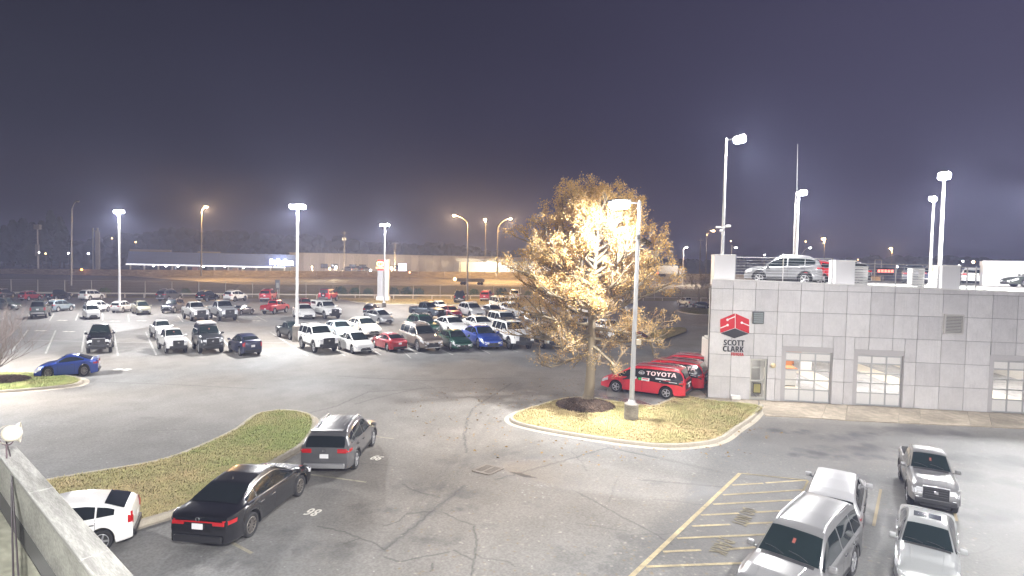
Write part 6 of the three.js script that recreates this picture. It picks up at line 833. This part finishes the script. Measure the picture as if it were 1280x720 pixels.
// trees of the far side: pines as trees of their own, the wooded ridge as one mass
{
  const needle = new THREE.BufferGeometry(); needle.setAttribute('position', new THREE.Float32BufferAttribute([-.5, 0, 0, .5, .1, .1, .1, .55, -.1, -.4, -.2, .2, .3, -.3, 0, 0, .3, .4], 3)); needle.setIndex([0, 1, 2, 3, 4, 5]); needle.computeVertexNormals();
  const pineM = [mat(.014, .03, .016, .95), mat(.018, .036, .017, .95), mat(.011, .025, .017, .95)];
  [[6, 283, 0, 'first dark pine at the picture edge'], [17, 276, 1, 'pine second from the picture edge, a little taller'], [29, 274, 2, 'tall dark pine left of the billboard pole'], [41, 279, 0, 'dark pine directly behind the billboard pole'], [53, 277, 2, 'slender pine right of the billboard pole'], [64, 264, 1, 'tallest pine with a pointed top'], [75, 272, 0, 'broad pine at the right end of the group'], [80, 288, 2, 'low bushy pine next to the unlit lamp pole'], [35, 300, 1, 'short dense pine in front of the tall ones']].forEach(([x, top, m, l]) => {
    const Z = 262 + (x * 7) % 30, a = at(x, 335, -Z), H = at(x, top, -Z).y - E, o = thing('pine_tree', l, 'tree', [a.x, E, -Z], 0, 'pines beyond the highway'), gs = []; part('trunk', cyl(.45, .1, H * .95, 0, 0, 0, 7), mat(.06, .05, .04, .95), o);
    for (let i = 0; i < 950; i++) { const f = Math.pow(rnd(), .8), y = H * lerp(.16, 1, f), Rr = (5.4 * Math.pow(1 - f, .55) + .4) * (.65 + .5 * N2(y * .5 + x, x)), t = rr(0, 6.28), r = Math.sqrt(rnd()) * Rr, n = needle.clone().scale(2.2, 1.5, 2.2); n.rotateY(t); n.rotateX(rr(-.5, .5)); n.translate(Math.cos(t) * r, y - r * .12, Math.sin(t) * r); gs.push(n); }
    part('crown', gs, pineM[m], o);
  });
  const leaf = new THREE.IcosahedronGeometry(1, 1), pa = leaf.attributes.position; for (let i = 0; i < pa.count; i++) { const k = 1 + .35 * (N1(pa.getX(i) * 3 + 9, pa.getY(i) * 3 + pa.getZ(i) * 2) - .5); pa.setXYZ(i, pa.getX(i) * k, pa.getY(i) * k, pa.getZ(i) * k); } leaf.computeVertexNormals();
  const n = 5200, im = new THREE.InstancedMesh(leaf, mat(1, 1, 1, .95), n), M = new THREE.Matrix4(), c = new THREE.Color(), ridge = (x) => interp([[-300, 312], [60, 310], [150, 295], [215, 287], [300, 291], [380, 296], [470, 303], [560, 307], [620, 316], [760, 322], [900, 328], [1140, 322], [1200, 322], [1300, 330], [1600, 330]], x);
  for (let i = 0; i < n; i++) { const x = rr(-250, 1500), Z = rr(430, 520), top = at(x, ridge(x) + 2.5 * (N1(x * .14, 3) - .5) * 2, -Z).y, f = Math.pow(rnd(), .6), p = at(x, 330, -Z), s = rr(2.2, 4.6); im.setMatrixAt(i, M.compose(V(p.x, lerp(E, top - s * .6, f), -Z), new THREE.Quaternion().setFromEuler(new THREE.Euler(rr(0, 6), rr(0, 6), 0)), V(s * 1.2, s * rr(.8, 1.3), s))); const b = rr(.5, 1.2); im.setColorAt(i, c.setRGB(.03 * b, .04 * b, .028 * b)); }
  im.name = numbered('wooded_ridge'); im.castShadow = im.receiveShadow = true; scene.add(im); tag(im, 'dark wooded ridge along the horizon', 'woods', null, 'stuff');
}
// parked cars and clutter far behind the barrier read as dark lumps: a few vans
[[455, 337, 'dark parked van in front of the warehouse', .06], [447, 338, 'second dark van in front of the warehouse', .04], [436, 337.5, 'grey parked van beside the utility pole foot', .1]].forEach(([x, y, l, c]) => { const p = at(x, y, -275); setCar('van', [p.x, p.y - 1, -275], rr(0, 3), 1.6, [c, c, c, .2, .4], 'parked_van', l, { group: 'vans parked at the warehouse' }); });
// ---------------------------------------------------------------- parapet of the near roof, with a loudspeaker on it
{
  const hc = 4.6, A = G(20, 561, hc), B = G(162, 720, hc), C = G(122, 720, hc), d = B.clone().sub(A).normalize(), n = V(-d.z, 0, d.x), toIn = C.clone().sub(B), wIn = Math.abs(toIn.dot(n)), s = Math.sign(toIn.dot(n)), a0 = A.clone().addScaledVector(d, -.15), b0 = B.clone().addScaledVector(d, 4), L = b0.distanceTo(a0), mid = a0.clone().lerp(b0, .5).addScaledVector(n, s * wIn / 2), ry = Math.atan2(-d.z, d.x);
  const o = thing('near_parapet', 'pale parapet wall of the near roof crossing the lower corner', 'parapet', [mid.x, 0, mid.z], ry), capM = mat(.47, .47, .44, .6, 0, { map: texCoarse, bumpMap: bumpFine, bumpScale: .004 }), inner = mat(.5, .5, .45, .7, 0, { map: texCoarse }), deckM = mat(.36, .36, .28, .85, 0, { map: texCoarse.clone() }); deckM.map.repeat.set(.6, .6);
  const sz = s * (n.x * Math.sin(ry) + n.z * Math.cos(ry) > 0 ? 1 : -1), cap = []; const k = 4; for (let i = 0; i < k; i++) part('cap', rbox(L / k - .012, .05, wIn + .06, .012, -L / 2 + L * (i + .5) / k, hc - .025, 0), capM, o);
  part('wall', box(L, hc - .05, wIn, 0, (hc - .05) / 2, 0), inner, o); part('flashing', box(L, .03, .1, 0, hc - .6, sz * (wIn / 2 + .05)), mat(.06, .06, .055, .7), o);
  const dk = 6, deckY = hc - .66; part('roof_deck', box(L + 2, .2, dk, 1, deckY - .1, sz * (wIn / 2 + dk / 2 + .001)), deckM, o); for (let i = 1; i < 6; i++) part('deck_seam', box(L + 2, .012, .05, 1, deckY + .004, sz * (wIn / 2 + i * .85)), mat(.2, .2, .16, .9), o);
  part('end_wall', box(.3, hc - .05, dk, -L / 2 - .15, (hc - .05) / 2, sz * (wIn / 2 + dk / 2)), inner, o);
  // horn loudspeaker with its bracket and cable
  const q = G(12, 572, hc), h = thing('horn_loudspeaker', 'white horn loudspeaker on a wire bracket on the near parapet', 'loudspeaker', [q.x, hc, q.z]), wht = mat(.66, .62, .52, .45), k2 = -q.z / FPX, S = k2 * 26, cy = k2 * 30;
  const pr = [[.0, 0], [.12, .02], [.2, .1], [.26, .26], [.42, .5], [.5, .62], [.47, .63], [.36, .5], [.2, .3], [.06, .28], [0, .28]].map(([r, y]) => new THREE.Vector2(r * S, y * S)); const hg = new THREE.LatheGeometry(pr, 28).rotateZ(-P / 2).rotateY(.6).translate(-S * .28, cy, 0); part('horn', hg, wht, h); const dr = new THREE.SphereGeometry(.42 * S, 20, 14).scale(1, .95, .95).translate(S * .12, cy + S * .04, 0); part('driver', dr, wht, h); part('rim', new THREE.TorusGeometry(.42 * S, .03 * S, 6, 24).rotateY(1.2).translate(-S * .12, cy, S * .05), mat(.3, .28, .24, .5), h);
  part('bracket', [new THREE.TorusGeometry(.36 * S, .03 * S, 6, 16, P).rotateZ(P).translate(-S * .05, cy - .15 * S, S * .1), bar(V(-S * .05, 0, S * .1), V(-S * .05, cy - .48 * S, S * .1), .035 * S)], mat(.12, .09, .1, .5), h);
  const cab = (x0, x1) => { const pts = [V(-S * .05, cy - .3 * S, .12 * S), ...[0, .25, .5, .75, 1].map((f) => { const t = G(lerp(13, x1, f), lerp(570, 735, f), lerp(hc, deckY + .35, f)); return t.sub(h.position); })]; return new THREE.TubeGeometry(new THREE.CatmullRomCurve3(pts), 30, .009, 6); };
  part('cable', cab(13, 17), mat(.04, .03, .035, .6), h); part('cable', cab(14, 24), mat(.04, .03, .035, .6), h);
}
renderer.render(scene, camera);
